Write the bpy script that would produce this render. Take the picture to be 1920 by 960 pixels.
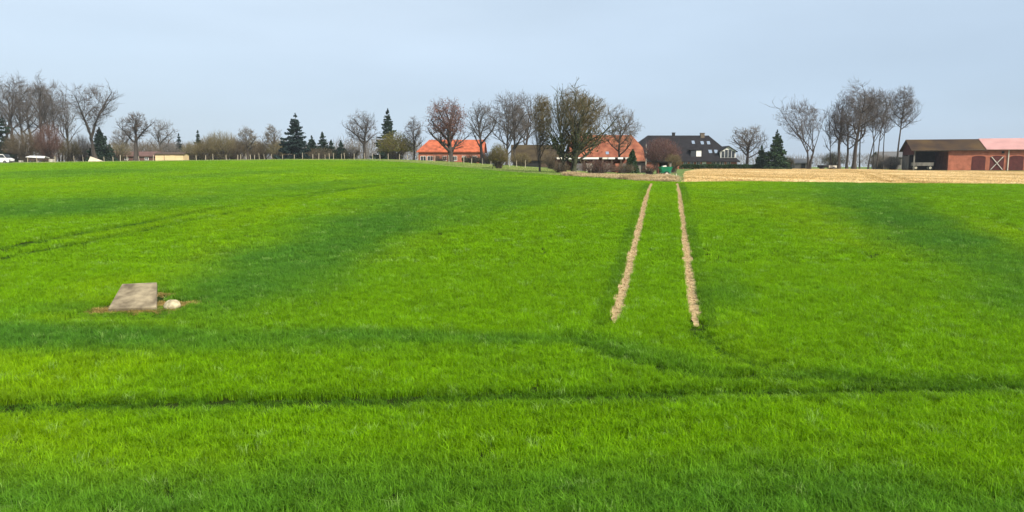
import bpy, math
import numpy as np
from mathutils import Vector, Matrix

# ------------------------------------------------------------------ camera, sky, sun, exposure
for o in list(bpy.data.objects): bpy.data.objects.remove(o)
S = bpy.context.scene
COL = S.collection
R = math.radians
F = 1387.0                       # focal length in pixels of the 1920 px wide photograph
PITCH = math.atan((480 - 312) / F)
cam = bpy.data.cameras.new('camera'); camo = bpy.data.objects.new('camera', cam); COL.objects.link(camo)
cam.sensor_width = 36.0; cam.lens = 36.0 * F / 1920.0
cam.clip_start = 0.1; cam.clip_end = 20000
camo.location = (0, 0, 0); camo.rotation_euler = (math.pi / 2 - PITCH, 0, 0)
S.camera = camo

SUN_AZ, SUN_EL = R(140), R(40)   # clockwise from +Y (the view direction), so from the right and behind
sd = Vector((math.sin(SUN_AZ) * math.cos(SUN_EL), math.cos(SUN_AZ) * math.cos(SUN_EL), math.sin(SUN_EL)))
sl = bpy.data.lights.new('sun', 'SUN'); sl.energy = 4.8; sl.angle = R(2.0); sl.color = (1.0, 0.91, 0.77)
so = bpy.data.objects.new('sun', sl); COL.objects.link(so)
so.rotation_euler = (-sd).to_track_quat('-Z', 'Y').to_euler()

W = bpy.data.worlds.new('World'); S.world = W; W.use_nodes = True
nt = W.node_tree; nt.nodes.clear()
def N(nt, t, **k):
    n = nt.nodes.new(t)
    for a, b in k.items(): setattr(n, a, b)
    return n
wo = N(nt, 'ShaderNodeOutputWorld'); bg = N(nt, 'ShaderNodeBackground')
sky = N(nt, 'ShaderNodeTexSky', sky_type='NISHITA', sun_disc=False, sun_elevation=SUN_EL, sun_rotation=SUN_AZ,
        altitude=50, air_density=1.0, dust_density=1.5, ozone_density=1.5)
tc = N(nt, 'ShaderNodeTexCoord'); mp = N(nt, 'ShaderNodeMapping'); mp.inputs['Scale'].default_value = (1, 1, 3.5)
nz = N(nt, 'ShaderNodeTexNoise'); nz.inputs['Scale'].default_value = 1.6; nz.inputs['Detail'].default_value = 5
mr = N(nt, 'ShaderNodeMapRange')
mr.inputs['From Min'].default_value = 0.3; mr.inputs['From Max'].default_value = 0.7
mr.inputs['To Min'].default_value = 0.72; mr.inputs['To Max'].default_value = 0.92
mx = N(nt, 'ShaderNodeMix', data_type='RGBA'); # thin high veil of cloud, brighter towards the left
dt = N(nt, 'ShaderNodeVectorMath', operation='DOT_PRODUCT'); dt.inputs[1].default_value = (-0.45, 0.0, 1.6)
vr = N(nt, 'ShaderNodeMapRange'); vr.inputs['From Min'].default_value = -0.2; vr.inputs['From Max'].default_value = 0.6
vm = N(nt, 'ShaderNodeMix', data_type='RGBA'); vm.inputs['A'].default_value = (3.88, 5.02, 6.42, 1); vm.inputs['B'].default_value = (5.65, 6.72, 7.85, 1)
L = nt.links.new
L(tc.outputs['Generated'], dt.inputs[0]); L(dt.outputs['Value'], vr.inputs['Value']); L(vr.outputs[0], vm.inputs['Factor']); 
nz2 = N(nt, 'ShaderNodeTexNoise'); nz2.inputs['Scale'].default_value = 2.3; nz2.inputs['Detail'].default_value = 4; nz2.inputs['Roughness'].default_value = 0.45
mp2 = N(nt, 'ShaderNodeMapping'); mp2.inputs['Scale'].default_value = (1, 1, 4.5); mp2.inputs['Location'].default_value = (3.1, 1.7, 0.4)
mr2 = N(nt, 'ShaderNodeMapRange'); mr2.inputs['From Min'].default_value = 0.3; mr2.inputs['From Max'].default_value = 0.7; mr2.inputs['To Min'].default_value = 0.93; mr2.inputs['To Max'].default_value = 1.06
sc2_ = N(nt, 'ShaderNodeVectorMath', operation='SCALE')
L(tc.outputs['Generated'], mp2.inputs['Vector']); L(mp2.outputs[0], nz2.inputs['Vector']); L(nz2.outputs['Fac'], mr2.inputs['Value'])
L(vm.outputs['Result'], sc2_.inputs[0]); L(mr2.outputs[0], sc2_.inputs['Scale']); L(sc2_.outputs[0], mx.inputs['B'])
L(tc.outputs['Generated'], mp.inputs['Vector']); L(mp.outputs[0], nz.inputs['Vector']); L(nz.outputs['Fac'], mr.inputs['Value'])
L(mr.outputs[0], mx.inputs['Factor']); L(sky.outputs[0], mx.inputs['A']); L(mx.outputs['Result'], bg.inputs['Color'])
bg.inputs['Strength'].default_value = 0.1
L(bg.outputs[0], wo.inputs['Surface'])

vs = S.view_settings
vs.view_transform = 'Standard'; vs.look = 'None'; vs.gamma = 1.0; vs.use_curve_mapping = False; vs.exposure = 0.4
S.render.engine = 'CYCLES'

# ------------------------------------------------------------------ materials
def mat(name, col, rough=0.85, var=0.25, scale=3.0, bump=0.0, spec=0.2, col2=None, wave=None, stretch=None, metal=0.0, detail=6):
    m = bpy.data.materials.new(name); m.use_nodes = True; t = m.node_tree; t.nodes.clear()
    out = N(t, 'ShaderNodeOutputMaterial'); b = N(t, 'ShaderNodeBsdfPrincipled'); l = t.links.new
    b.inputs['Roughness'].default_value = rough; b.inputs['Specular IOR Level'].default_value = spec; b.inputs['Metallic'].default_value = metal
    tcn = N(t, 'ShaderNodeTexCoord'); src = tcn.outputs['Object']
    if stretch:
        mm = N(t, 'ShaderNodeMapping'); mm.inputs['Scale'].default_value = stretch; l(src, mm.inputs['Vector']); src = mm.outputs[0]
    n = N(t, 'ShaderNodeTexNoise'); n.inputs['Scale'].default_value = scale; n.inputs['Detail'].default_value = detail; l(src, n.inputs['Vector'])
    c1 = tuple(c * (1 - var) for c in col); c2 = col2 if col2 else tuple(min(1, c * (1 + var)) for c in col)
    rp = N(t, 'ShaderNodeValToRGB'); rp.color_ramp.elements[0].position = 0.32; rp.color_ramp.elements[1].position = 0.68
    rp.color_ramp.elements[0].color = (*c1, 1); rp.color_ramp.elements[1].color = (*c2, 1)
    l(n.outputs['Fac'], rp.inputs[0]); colo = rp.outputs[0]
    h = n.outputs['Fac']
    if wave:                                     # (kind, scale, direction, strength): tile courses, boards, brick courses
        w = N(t, 'ShaderNodeTexWave', wave_type='BANDS', bands_direction=wave[1]); w.inputs['Scale'].default_value = wave[0]
        w.inputs['Distortion'].default_value = 0.6; l(tcn.outputs['Object'], w.inputs['Vector'])
        mxx = N(t, 'ShaderNodeMix', data_type='RGBA', blend_type='MULTIPLY'); mxx.inputs['Factor'].default_value = wave[2]
        l(colo, mxx.inputs['A']); l(w.outputs['Color'], mxx.inputs['B']); colo = mxx.outputs['Result']; h = w.outputs['Fac']
    l(colo, b.inputs['Base Color'])
    if bump:
        bp = N(t, 'ShaderNodeBump'); bp.inputs['Strength'].default_value = bump; bp.inputs['Distance'].default_value = 0.03
        l(h, bp.inputs['Height']); l(bp.outputs[0], b.inputs['Normal'])
    l(b.outputs[0], out.inputs[0]); return m

def leafmat(name, col, transl=0.35, rough=0.55, attr=None, var=0.3):
    """leaf / blade / twig material: diffuse + translucent, colour varied per face island"""
    m = bpy.data.materials.new(name); m.use_nodes = True; t = m.node_tree; t.nodes.clear(); l = t.links.new
    out = N(t, 'ShaderNodeOutputMaterial'); b = N(t, 'ShaderNodeBsdfPrincipled'); tr = N(t, 'ShaderNodeBsdfTranslucent')
    b.inputs['Roughness'].default_value = rough; b.inputs['Specular IOR Level'].default_value = 0.10
    ms = N(t, 'ShaderNodeMixShader'); ms.inputs[0].default_value = transl
    g = N(t, 'ShaderNodeNewGeometry')
    mrr = N(t, 'ShaderNodeMapRange'); mrr.inputs['To Min'].default_value = 1 - var; mrr.inputs['To Max'].default_value = 1 + var
    l(g.outputs['Random Per Island'], mrr.inputs['Value'])
    v = N(t, 'ShaderNodeVectorMath', operation='SCALE')
    if attr:
        a = N(t, 'ShaderNodeAttribute', attribute_name=attr, attribute_type='INSTANCER'); l(a.outputs['Vector'], v.inputs[0])
    else:
        v.inputs[0].default_value = col
    l(mrr.outputs[0], v.inputs['Scale'])
    l(v.outputs[0], b.inputs['Base Color']); l(v.outputs[0], tr.inputs['Color'])
    l(b.outputs[0], ms.inputs[1]); l(tr.outputs[0], ms.inputs[2]); l(ms.outputs[0], out.inputs[0]); return m

M = {}
M['soil_green'] = mat('crop_soil', (0.022, 0.036, 0.008), 1.0, 0.3, 1.5, 0.3, spec=0.0)
M['meadow'] = mat('meadow_turf', (0.085, 0.16, 0.022), 0.95, 0.3, 0.35, 0.2, col2=(0.16, 0.22, 0.05))
M['track'] = mat('dry_soil', (0.36, 0.25, 0.125), 0.95, 0.3, 7, 0.7, spec=0.05, col2=(0.52, 0.385, 0.21))
M['clod'] = mat('clod', (0.42, 0.30, 0.16), 0.95, 0.25, 5, 0.5)
M['straw'] = mat('stubble_soil', (0.50, 0.345, 0.135), 0.95, 0.22, 0.16, 0.3, spec=0.05, col2=(0.66, 0.50, 0.24), stretch=(0.5, 1.6, 1))
M['yard'] = mat('yard_gravel', (0.30, 0.26, 0.21), 0.95, 0.2, 1.0, 0.3)
M['concrete'] = mat('concrete', (0.155, 0.125, 0.085), 0.95, 0.2, 3.4, 0.8, spec=0.05, col2=(0.33, 0.275, 0.18), detail=14)
M['concrete_dark'] = mat('old_concrete', (0.14, 0.115, 0.085), 0.95, 0.3, 4, 0.5)
M['stone'] = mat('pale_stone', (0.34, 0.28, 0.17), 0.95, 0.2, 9, 0.9, spec=0.05, col2=(0.55, 0.48, 0.32))
M['orange_tile'] = mat('orange_roof_tiles', (0.46, 0.120, 0.055), 0.85, 0.40, 1.0, 0.5, wave=(2.2, 'Z', 0.35))  # strong tone variation includes painted tree-shadow mottling
M['red_tile'] = mat('red_roof_tiles', (0.30, 0.088, 0.048), 0.85, 0.35, 0.7, 0.5, wave=(2.2, 'Z', 0.35), col2=(0.40, 0.145, 0.075))
M['slate'] = mat('dark_roof_tiles', (0.018, 0.0165, 0.019), 0.8, 0.3, 0.9, 0.5, spec=0.15, wave=(2.2, 'Z', 0.35))
M['moss_roof'] = mat('mossy_roof', (0.055, 0.038, 0.022), 0.9, 0.3, 0.45, 0.4, col2=(0.082, 0.060, 0.026), wave=(1.6, 'Z', 0.3))
M['brown_roof'] = mat('brown_sheet_roof', (0.062, 0.042, 0.034), 0.9, 0.25, 0.3, 0.3, spec=0.05, col2=(0.112, 0.070, 0.030), wave=(2.6, 'X', 0.3))
M['pink_roof'] = mat('red_sheet_roof_sky_sheen', (0.52, 0.27, 0.24), 0.45, 0.12, 0.5, 0.2, spec=0.4, wave=(3.0, 'X', 0.12))  # sky sheen of red metal put into the pale pink colour
M['brick'] = mat('red_brick', (0.43, 0.145, 0.088), 0.9, 0.22, 1.2, 0.4, wave=(4.0, 'Z', 0.22))
M['dull_brick'] = mat('dull_brick', (0.15, 0.085, 0.072), 0.9, 0.25, 1.2, 0.4, wave=(4.0, 'Z', 0.2))
M['brick_dark'] = mat('dark_brick', (0.21, 0.075, 0.05), 0.9, 0.25, 1.2, 0.4, wave=(4.0, 'Z', 0.22))
M['red_board'] = mat('red_boards', (0.105, 0.027, 0.024), 0.85, 0.25, 1.5, 0.4, wave=(3.0, 'X', 0.3))
M['brown_wood'] = mat('brown_wood', (0.10, 0.07, 0.05), 0.9, 0.3, 2, 0.3, wave=(3.0, 'X', 0.3))
M['grey_wood'] = mat('grey_wood', (0.17, 0.155, 0.135), 0.9, 0.3, 2.5, 0.3, stretch=(1, 1, 0.2))
M['post_wood'] = mat('post_wood', (0.55, 0.48, 0.36), 0.9, 0.25, 5, 0.3, stretch=(1, 1, 0.2))
M['cream'] = mat('cream_boards', (0.76, 0.57, 0.32), 0.85, 0.1, 1.0, 0.2, wave=(2.4, 'X', 0.12))
M['white'] = mat('white_paint', (0.78, 0.77, 0.74), 0.5, 0.06, 1.0)
M['off_white'] = mat('weathered_white', (0.62, 0.58, 0.50), 0.8, 0.15, 1.2)
M['black'] = mat('black_boards_and_shade', (0.022, 0.021, 0.021), 0.9, 0.3, 1.5)
M['glass'] = mat('window_glass', (0.03, 0.035, 0.04), 0.08, 0.1, 1.0, spec=0.6)
M['skyglass'] = mat('skylight_glass', (0.55, 0.6, 0.65), 0.06, 0.03, 1.0, spec=0.8, metal=0.85)
M['green_paint'] = mat('green_paint', (0.02, 0.22, 0.115), 0.5, 0.25, 1.5)
M['rubber'] = mat('rubber', (0.022, 0.022, 0.022), 0.9, 0.2, 4)
M['iron'] = mat('rusty_iron', (0.10, 0.065, 0.045), 0.8, 0.35, 4)
M['grey_metal'] = mat('grey_metal', (0.13, 0.13, 0.13), 0.7, 0.15, 2)
M['tan_rim'] = mat('pale_rim', (0.45, 0.40, 0.30), 0.7, 0.1, 2)
M['bark'] = mat('bark', (0.058, 0.049, 0.042), 0.95, 0.3, 1.5, stretch=(1, 1, 0.2))
M['bark_ivy'] = mat('ivy_bark', (0.06, 0.065, 0.038), 0.95, 0.4, 1.5)
def twigmat(k, c): M[k] = leafmat(k, c, 0.0, 0.9, None, 0.25)
twigmat('twig_grey', (0.118, 0.102, 0.092)); twigmat('twig_brown', (0.125, 0.097, 0.062)); twigmat('twig_olive', (0.135, 0.108, 0.052))
twigmat('twig_red', (0.135, 0.078, 0.062)); twigmat('twig_tan', (0.17, 0.145, 0.078)); twigmat('twig_far', (0.16, 0.142, 0.125)); twigmat('twig_pale', (0.165, 0.14, 0.10))
M['leaf_rust'] = leafmat('rust_leaves', (0.20, 0.092, 0.060), 0.3)
M['leaf_purple'] = leafmat('purple_leaves', (0.11, 0.045, 0.045), 0.25)
M['leaf_olive'] = leafmat('olive_buds', (0.16, 0.155, 0.028), 0.35)
M['leaf_ivy'] = leafmat('ivy_leaves', (0.045, 0.06, 0.02), 0.2)
M['needle'] = leafmat('dark_needles', (0.022, 0.042, 0.026), 0.1, 0.7)
M['needle_blue'] = leafmat('blue_needles', (0.022, 0.040, 0.036), 0.1, 0.7)
M['needle_green'] = leafmat('green_needles', (0.032, 0.062, 0.026), 0.1, 0.7)
M['hedge'] = leafmat('hedge_leaves', (0.032, 0.065, 0.018), 0.25)
M['blade'] = leafmat('crop_blades', None, 0.42, 0.5, 'tint', 0.22)
M['dry_blade'] = leafmat('dry_blades', None, 0.3, 0.85, 'tint', 0.25)

# ------------------------------------------------------------------ tags and mesh helpers
def tag(o, label=None, cat=None, group=None, kind=None):
    if label: o['label'] = label
    if cat: o['category'] = cat
    if group: o['group'] = group
    if kind: o['kind'] = kind
    return o
def empty(name, loc, rz=0, label=None, cat=None, group=None):
    o = bpy.data.objects.new(name, None); o.empty_display_size = 0.3; COL.objects.link(o)
    o.location = loc; o.rotation_euler = (0, 0, rz); return tag(o, label, cat, group)
def meshdata(name, V, T, m, smooth=False):
    V = np.asarray(V, dtype=np.float32).reshape(-1, 3); T = np.asarray(T, dtype=np.int32).reshape(-1, 3)
    me = bpy.data.meshes.new(name); me.vertices.add(len(V)); me.vertices.foreach_set('co', V.ravel())
    me.loops.add(T.size); me.loops.foreach_set('vertex_index', T.ravel())
    me.polygons.add(len(T)); me.polygons.foreach_set('loop_start', np.arange(0, T.size, 3, dtype=np.int32))
    if smooth: me.polygons.foreach_set('use_smooth', np.ones(len(T), dtype=bool))
    me.update(calc_edges=True); me.materials.append(M[m] if isinstance(m, str) else m); return me
def link(name, me, parent=None, loc=None, rot=None):
    o = bpy.data.objects.new(name, me); COL.objects.link(o)
    if parent: o.parent = parent
    if loc is not None: o.location = loc
    if rot is not None: o.rotation_euler = rot
    return o
class MB:
    """collects convex prisms, boxes and tubes for one mesh"""
    def __init__(s): s.V = []; s.P = []
    def prism(s, poly, off):                     # polygon extruded by vector off
        n = len(poly); b = len(s.V); off = Vector(off)
        p = [Vector(q) for q in poly]
        nr = (p[1] - p[0]).cross(p[2] - p[0])
        if nr.dot(off) > 0: p.reverse()
        s.V += [tuple(q) for q in p] + [tuple(q + off) for q in p]
        s.P.append(tuple(range(b, b + n))); s.P.append(tuple(range(b + 2 * n - 1, b + n - 1, -1)))
        for i in range(n):
            j = (i + 1) % n; s.P.append((b + j, b + i, b + n + i, b + n + j))
        return s
    def box(s, x0, x1, y0, y1, z0, z1):
        return s.prism([(x0, y0, z0), (x1, y0, z0), (x1, y1, z0), (x0, y1, z0)], (0, 0, z1 - z0))
    def bar(s, a, b, w, h=None):
        a, b = Vector(a), Vector(b); d = (b - a).normalized(); h = h or w
        u = d.cross(Vector((0, 0, 1)));  u = u.normalized() if u.length > 1e-3 else Vector((1, 0, 0)); v = u.cross(d)
        return s.prism([a + u * w / 2 + v * h / 2, a - u * w / 2 + v * h / 2, a - u * w / 2 - v * h / 2, a + u * w / 2 - v * h / 2], b - a)
    def cyl(s, a, b, r0, r1=None, n=10):
        a, b = Vector(a), Vector(b); r1 = r0 if r1 is None else r1; d = (b - a).normalized()
        u = d.orthogonal().normalized(); v = d.cross(u); k = len(s.V)
        for c, r in ((a, r0), (b, r1)):
            s.V += [tuple(c + (u * math.cos(t) + v * math.sin(t)) * r) for t in (2 * math.pi * i / n for i in range(n))]
        for i in range(n):
            j = (i + 1) % n; s.P.append((k + i, k + j, k + n + j, k + n + i))
        s.P.append(tuple(range(k + n - 1, k - 1, -1))); s.P.append(tuple(range(k + n, k + 2 * n))); return s
    def build(s, name, m, parent=None, loc=None, rot=None):
        me = bpy.data.meshes.new(name); me.from_pydata(s.V, [], s.P); me.update(); me.materials.append(M[m])
        return link(name, me, parent, loc, rot)

# ------------------------------------------------------------------ the lie of the land
def interp(y, xs, zs):
    """smooth (Catmull-Rom style) 1-D profile"""
    xs = np.array(xs, float); zs = np.array(zs, float); m = np.gradient(zs, xs)
    y = np.clip(np.asarray(y, float), xs[0], xs[-1]); i = np.clip(np.searchsorted(xs, y) - 1, 0, len(xs) - 2)
    h = xs[i + 1] - xs[i]; t = (y - xs[i]) / h
    return (2*t**3 - 3*t**2 + 1) * zs[i] + (t**3 - 2*t**2 + t) * h * m[i] + (-2*t**3 + 3*t**2) * zs[i+1] + (t**3 - t**2) * h * m[i+1]
YR = [-60, 0, 9, 17.3, 25, 33, 40, 47, 58, 110, 170, 260, 600, 6000]
ZR = [-4.6, -4.55, -4.25, -3.72, -3.22, -2.58, -2.0, -1.62, -1.32, -0.98, -0.62, -0.45, -0.6, -3.0]
YL = [-60, 0, 9, 17.3, 25, 33, 40, 60, 100, 160, 200, 300, 600, 6000]
ZL = [-4.6, -4.55, -4.25, -3.72, -3.22, -2.62, -2.15, -1.4, -0.2, 1.36, 1.5, 1.4, 1.0, -2.0]
def hz(x, y):
    x = np.asarray(x, float); y = np.asarray(y, float)
    t = x / np.maximum(y, 8.0); w = np.clip((0.15 - t) / 0.35, 0, 1); w = w * w * (3 - 2 * w)
    sink = 1.9 * np.maximum(0, np.minimum(-0.3 - t, 0.7)) * np.clip((y - 40) / 110, 0, 1)
    return interp(y, YR, ZR) * (1 - w) + interp(y, YL, ZL) * w - sink
def hz1(x, y): return float(hz(np.array([x]), np.array([y]))[0])
cp, sp = math.cos(PITCH), math.sin(PITCH)
def ray(px, row):
    v = row - 480.0; return np.array([px - 960.0, F * cp - v * sp, -(F * sp + v * cp)])
def pt(px, row, Y):
    d = ray(px, row); return d * (Y / d[1])
def ground(px, row):
    """where the sight line through a photo pixel first meets the ground"""
    d = ray(px, row); d = d / d[1]
    Y = np.arange(4.0, 400.0, 0.05); g = hz(d[0] * Y, Y); k = np.argmax(d[2] * Y <= g)
    if d[2] * Y[k] > g[k]: k = len(Y) - 1
    return np.array([d[0] * Y[k], Y[k], g[k]])
def gx(px, Y): return ray(px, 312)[0] / ray(px, 312)[1] * Y

def hash2(i, j, s):
    v = np.sin(i * 127.1 + j * 311.7 + s * 74.7) * 43758.5453; return v - np.floor(v)
def vnoise(x, y, s=0):
    i = np.floor(x); j = np.floor(y); f = x - i; g = y - j; f = f*f*(3-2*f); g = g*g*(3-2*g)
    return (hash2(i, j, s)*(1-f) + hash2(i+1, j, s)*f)*(1-g) + (hash2(i, j+1, s)*(1-f) + hash2(i+1, j+1, s)*f)*g
def fbm(x, y, s=0, o=4):
    a = 0; w = 0.5
    for k in range(o): a = a + w * vnoise(x * 2**k, y * 2**k, s + k * 7); w *= 0.5
    return a / (1 - 0.5**o)

# far edge of the crop: bearing (x/y) against distance
ET = [-1.6, -0.75, -0.48, -0.26, -0.19, -0.115, -0.043, 0.03, 0.10, 0.17, 0.22, 0.32, 0.46, 0.70, 1.6]
EY = [120, 150, 155, 148, 141, 124, 104, 86, 71, 61, 58.5, 60, 57.5, 55, 45]
FY = [120, 151, 159, 161.5, 159, 151, 138, 122, 100, 90, 90, 90, 90, 90, 90]     # line of the post fence
def edge(t): return np.interp(t, ET, EY)

def sheet(name, X, Y, dz, m, kind='structure', label=None):
    """X, Y 2-D arrays -> one draped sheet"""
    Z = hz(X, Y) + dz; a, b = X.shape
    idx = np.arange(a * b).reshape(a, b); q = [idx[:-1, :-1].ravel(), idx[1:, :-1].ravel(), idx[1:, 1:].ravel(), idx[:-1, 1:].ravel()]
    T = np.concatenate([np.stack([q[0], q[1], q[2]], 1), np.stack([q[0], q[2], q[3]], 1)])
    V = np.stack([X.ravel(), Y.ravel(), Z.ravel()], 1)
    n = np.cross(V[T[0, 1]] - V[T[0, 0]], V[T[0, 2]] - V[T[0, 0]])
    if n[2] < 0: T = T[:, ::-1]
    o = link(name, meshdata(name, V, T, m, True)); return tag(o, label, None, None, kind)

s = np.linspace(-1, 1, 181); xs = np.sinh(s * 5.2) / np.sinh(5.2) * 6000
ys = np.concatenate([np.linspace(-200, 0, 11)[:-1], np.arange(0, 70, 1.5), 70 + (np.sinh(np.linspace(0, 1, 90) * 5) / np.sinh(5)) * 5900])
gxx, gyy = np.meshgrid(xs, ys); sheet('ground', gxx, gyy, -0.06, 'meadow')
ts = np.linspace(-1.5, 1.5, 241); e = edge(ts); k = np.linspace(0, 1, 121)[:, None]
Yc = 4.0 + (e[None, :] - 4.0) * k ** 1.4; sheet('crop_field', ts[None, :] * Yc, Yc, 0.0, 'soil_green')
ts = np.linspace(0.232, 1.5, 161); e = edge(ts) + 0.05; far = np.interp(ts, [0.232, 0.26, 0.38, 0.47, 0.53, 0.7, 1.5], [120, 178, 178, 165, 140, 128, 110]); k = np.linspace(0, 1, 61)[:, None]
Yc = e[None, :] + (far - e)[None, :] * k; sheet('stubble_field', ts[None, :] * Yc, Yc, 0.01, 'straw')

# ------------------------------------------------------------------ wheel tracks
def TX(y): return 3.41 + 0.2085 * (y - 17.3)
GAUGE = 1.93
def wheel_track(off, y0, y1, seed):
    y = np.arange(y0, y1, 0.2); c = TX(y) + off + (fbm(y * 0.25, y * 0 + seed, seed) - 0.5) * 0.10
    wd = (0.175 + (fbm(y * 0.5, y * 0, seed + 3) - 0.5) * 0.07) * np.clip((y - y0) / 1.2, 0.35, 1)
    u = np.linspace(-1, 1, 9)[None, :]; X = c[:, None] + u * wd[:, None]; Y = np.repeat(y[:, None], 9, 1)
    o = sheet('wheel_track', X, Y, 0.0, 'track')
    me = o.data; co = np.empty(len(me.vertices) * 3, np.float32); me.vertices.foreach_get('co', co); co = co.reshape(-1, 3)
    co[:, 2] += 0.03 + (fbm(co[:, 0] * 9, co[:, 1] * 9, seed) - 0.5) * 0.05 - np.tile(1 - u[0] ** 2, len(y)) * 0.015
    me.vertices.foreach_set('co', co.ravel()); me.update(); return o
wheel_track(-GAUGE / 2, 17.0, 57.5, 1); wheel_track(GAUGE / 2, 17.0, 57.5, 2)

# ------------------------------------------------------------------ scatter (stuff) helper
HID = bpy.data.collections.new('scatter_sources')
def blade_tuft(name, rng, n, rad, h, w, m, lean=0.45):
    a = rng.uniform(0, 6.283, n); r = rad * np.sqrt(rng.uniform(0, 1, n))
    P = np.stack([r * np.cos(a), r * np.sin(a), np.zeros(n)], 1)
    L_ = h * rng.uniform(0.6, 1.15, n); ba = rng.uniform(0, 6.283, n); le = rng.uniform(0.1, 1, n) * lean
    D = np.stack([np.cos(ba) * le, np.sin(ba) * le, np.ones(n)], 1)
    sd_ = np.stack([-np.sin(ba), np.cos(ba), np.zeros(n)], 1) * (w * rng.uniform(0.7, 1.2, n) / 2)[:, None]
    tw = rng.uniform(-0.8, 0.8, n)
    sd_ = np.stack([sd_[:, 0]*np.cos(tw) - sd_[:, 1]*np.sin(tw), sd_[:, 0]*np.sin(tw) + sd_[:, 1]*np.cos(tw), sd_[:, 2]], 1)
    mid = P + D * (L_ * 0.55)[:, None]
    tip = P + np.stack([D[:, 0] * 2.3, D[:, 1] * 2.3, D[:, 2] * (1 - 0.25 * le / max(lean, .01))], 1) * L_[:, None]
    V = np.stack([P - sd_, P + sd_, mid - sd_ * 0.9, mid + sd_ * 0.9, tip], 1).reshape(-1, 3)
    b = (np.arange(n) * 5)[:, None]
    T = np.concatenate([b + [0, 1, 3], b + [0, 3, 2], b + [2, 3, 4]], 1).reshape(-1, 3)
    o = bpy.data.objects.new(name, meshdata(name, V, T, m)); return o
def scatter(name, P, scale, tint, sources, label, cat, kind='stuff'):
    c = bpy.data.collections.new(name + '_sources'); 
    for so_ in sources: c.objects.link(so_)
    me = bpy.data.meshes.new(name); n = len(P); me.vertices.add(n); me.vertices.foreach_set('co', P.astype(np.float32).ravel())
    rng = np.random.default_rng(n)
    a = me.attributes.new('tint', 'FLOAT_VECTOR', 'POINT'); a.data.foreach_set('vector', tint.astype(np.float32).ravel())
    a = me.attributes.new('siz', 'FLOAT_VECTOR', 'POINT'); a.data.foreach_set('vector', scale.astype(np.float32).ravel())
    a = me.attributes.new('rz', 'FLOAT', 'POINT'); a.data.foreach_set('value', rng.uniform(0, 6.283, n).astype(np.float32))
    a = me.attributes.new('pick', 'INT', 'POINT'); a.data.foreach_set('value', rng.integers(0, len(sources), n).astype(np.int32))
    o = link(name, me); g = bpy.data.node_groups.new(name, 'GeometryNodeTree')
    g.interface.new_socket('Geometry', in_out='INPUT', socket_type='NodeSocketGeometry'); g.interface.new_socket('Geometry', in_out='OUTPUT', socket_type='NodeSocketGeometry')
    gi = N(g, 'NodeGroupInput'); go = N(g, 'NodeGroupOutput'); ip = N(g, 'GeometryNodeInstanceOnPoints'); ci = N(g, 'GeometryNodeCollectionInfo')
    ci.inputs['Collection'].default_value = c; ci.inputs['Separate Children'].default_value = True; ci.inputs['Reset Children'].default_value = True
    def na(nm, ty): q = N(g, 'GeometryNodeInputNamedAttribute', data_type=ty); q.inputs['Name'].default_value = nm; return q.outputs['Attribute']
    cx = N(g, 'ShaderNodeCombineXYZ'); l = g.links.new
    l(na('rz', 'FLOAT'), cx.inputs['Z']); l(gi.outputs[0], ip.inputs['Points']); l(ci.outputs[0], ip.inputs['Instance'])
    ip.inputs['Pick Instance'].default_value = True
    l(na('pick', 'INT'), ip.inputs['Instance Index']); l(cx.outputs[0], ip.inputs['Rotation']); l(na('siz', 'FLOAT_VECTOR'), ip.inputs['Scale'])
    l(ip.outputs[0], go.inputs[0])
    md = o.modifiers.new('scatter', 'NODES'); md.node_group = g
    return tag(o, label, cat, None, kind)

# ------------------------------------------------------------------ the young crop
def poly(pts): return np.array([ground(*p)[:2] for p in pts])
def dist_poly(X, Y, pl):
    best = np.full(X.shape, 1e9)
    for (ax, ay), (bx, by) in zip(pl[:-1], pl[1:]):
        dx, dy = bx - ax, by - ay; t = np.clip(((X - ax) * dx + (Y - ay) * dy) / (dx*dx + dy*dy), 0, 1)
        best = np.minimum(best, np.hypot(X - ax - t * dx, Y - ay - t * dy))
    return best
RUTS = [(poly([(-500, 785), (0, 772), (400, 766), (700, 761), (950, 752), (1150, 751), (1360, 747), (1610, 742), (1920, 736), (2400, 722)]), 0.27, 0.97),
        (poly([(1075, 640), (1110, 660), (1190, 688), (1290, 706), (1400, 716), (1560, 716), (1760, 728), (1930, 733)]), 0.19, 0.8),
        (poly([(1305, 612), (1318, 640), (1350, 668), (1430, 694), (1540, 712)]), 0.17, 0.75),
        (poly([(-400, 545), (0, 470), (157, 440), (255, 423), (401, 395), (474, 383), (620, 360), (760, 344)]), 0.27, 0.93),
        (poly([(-400, 560), (0, 488), (150, 459), (292, 430), (401, 407), (510, 386), (693, 351)]), 0.25, 0.85),
        (poly([(0, 622), (300, 626), (640, 634), (960, 641), (1075, 641)]), 0.10, 0.35)]
SLAB_C = ground(250, 572)[:2]

# bluish darker patches of the crop, as ground polygons' centres in (bearing, 1/distance) with radii and tilt
def to_ts(px, row):
    g_ = ground(px, row); return g_[0] / g_[1], 1.0 / g_[1]
BL = []
def patch(px, row, rx, ry, tilt, amp): 
    BL.append((px, row, rx, ry, R(tilt), amp))
patch(640, 470, 330, 72, -22, 1.0); patch(900, 395, 170, 38, -15, 0.6); patch(500, 545, 190, 34, -4, 0.55)
patch(1740, 440, 300, 62, 27, 0.9); patch(1900, 530, 150, 60, 10, 0.6); patch(1560, 362, 230, 15, 0, 0.4)
patch(120, 645, 560, 28, 1.0, 1.0); patch(760, 642, 330, 13, 1.0, 0.8); patch(1180, 668, 160, 20, 14, 0.5)
patch(90, 392, 330, 17, -3, 0.9); patch(160, 326, 190, 7, -2, 0.7); patch(520, 352, 200, 8, -3, 0.55); patch(420, 330, 130, 5, -3, 0.5)
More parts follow.
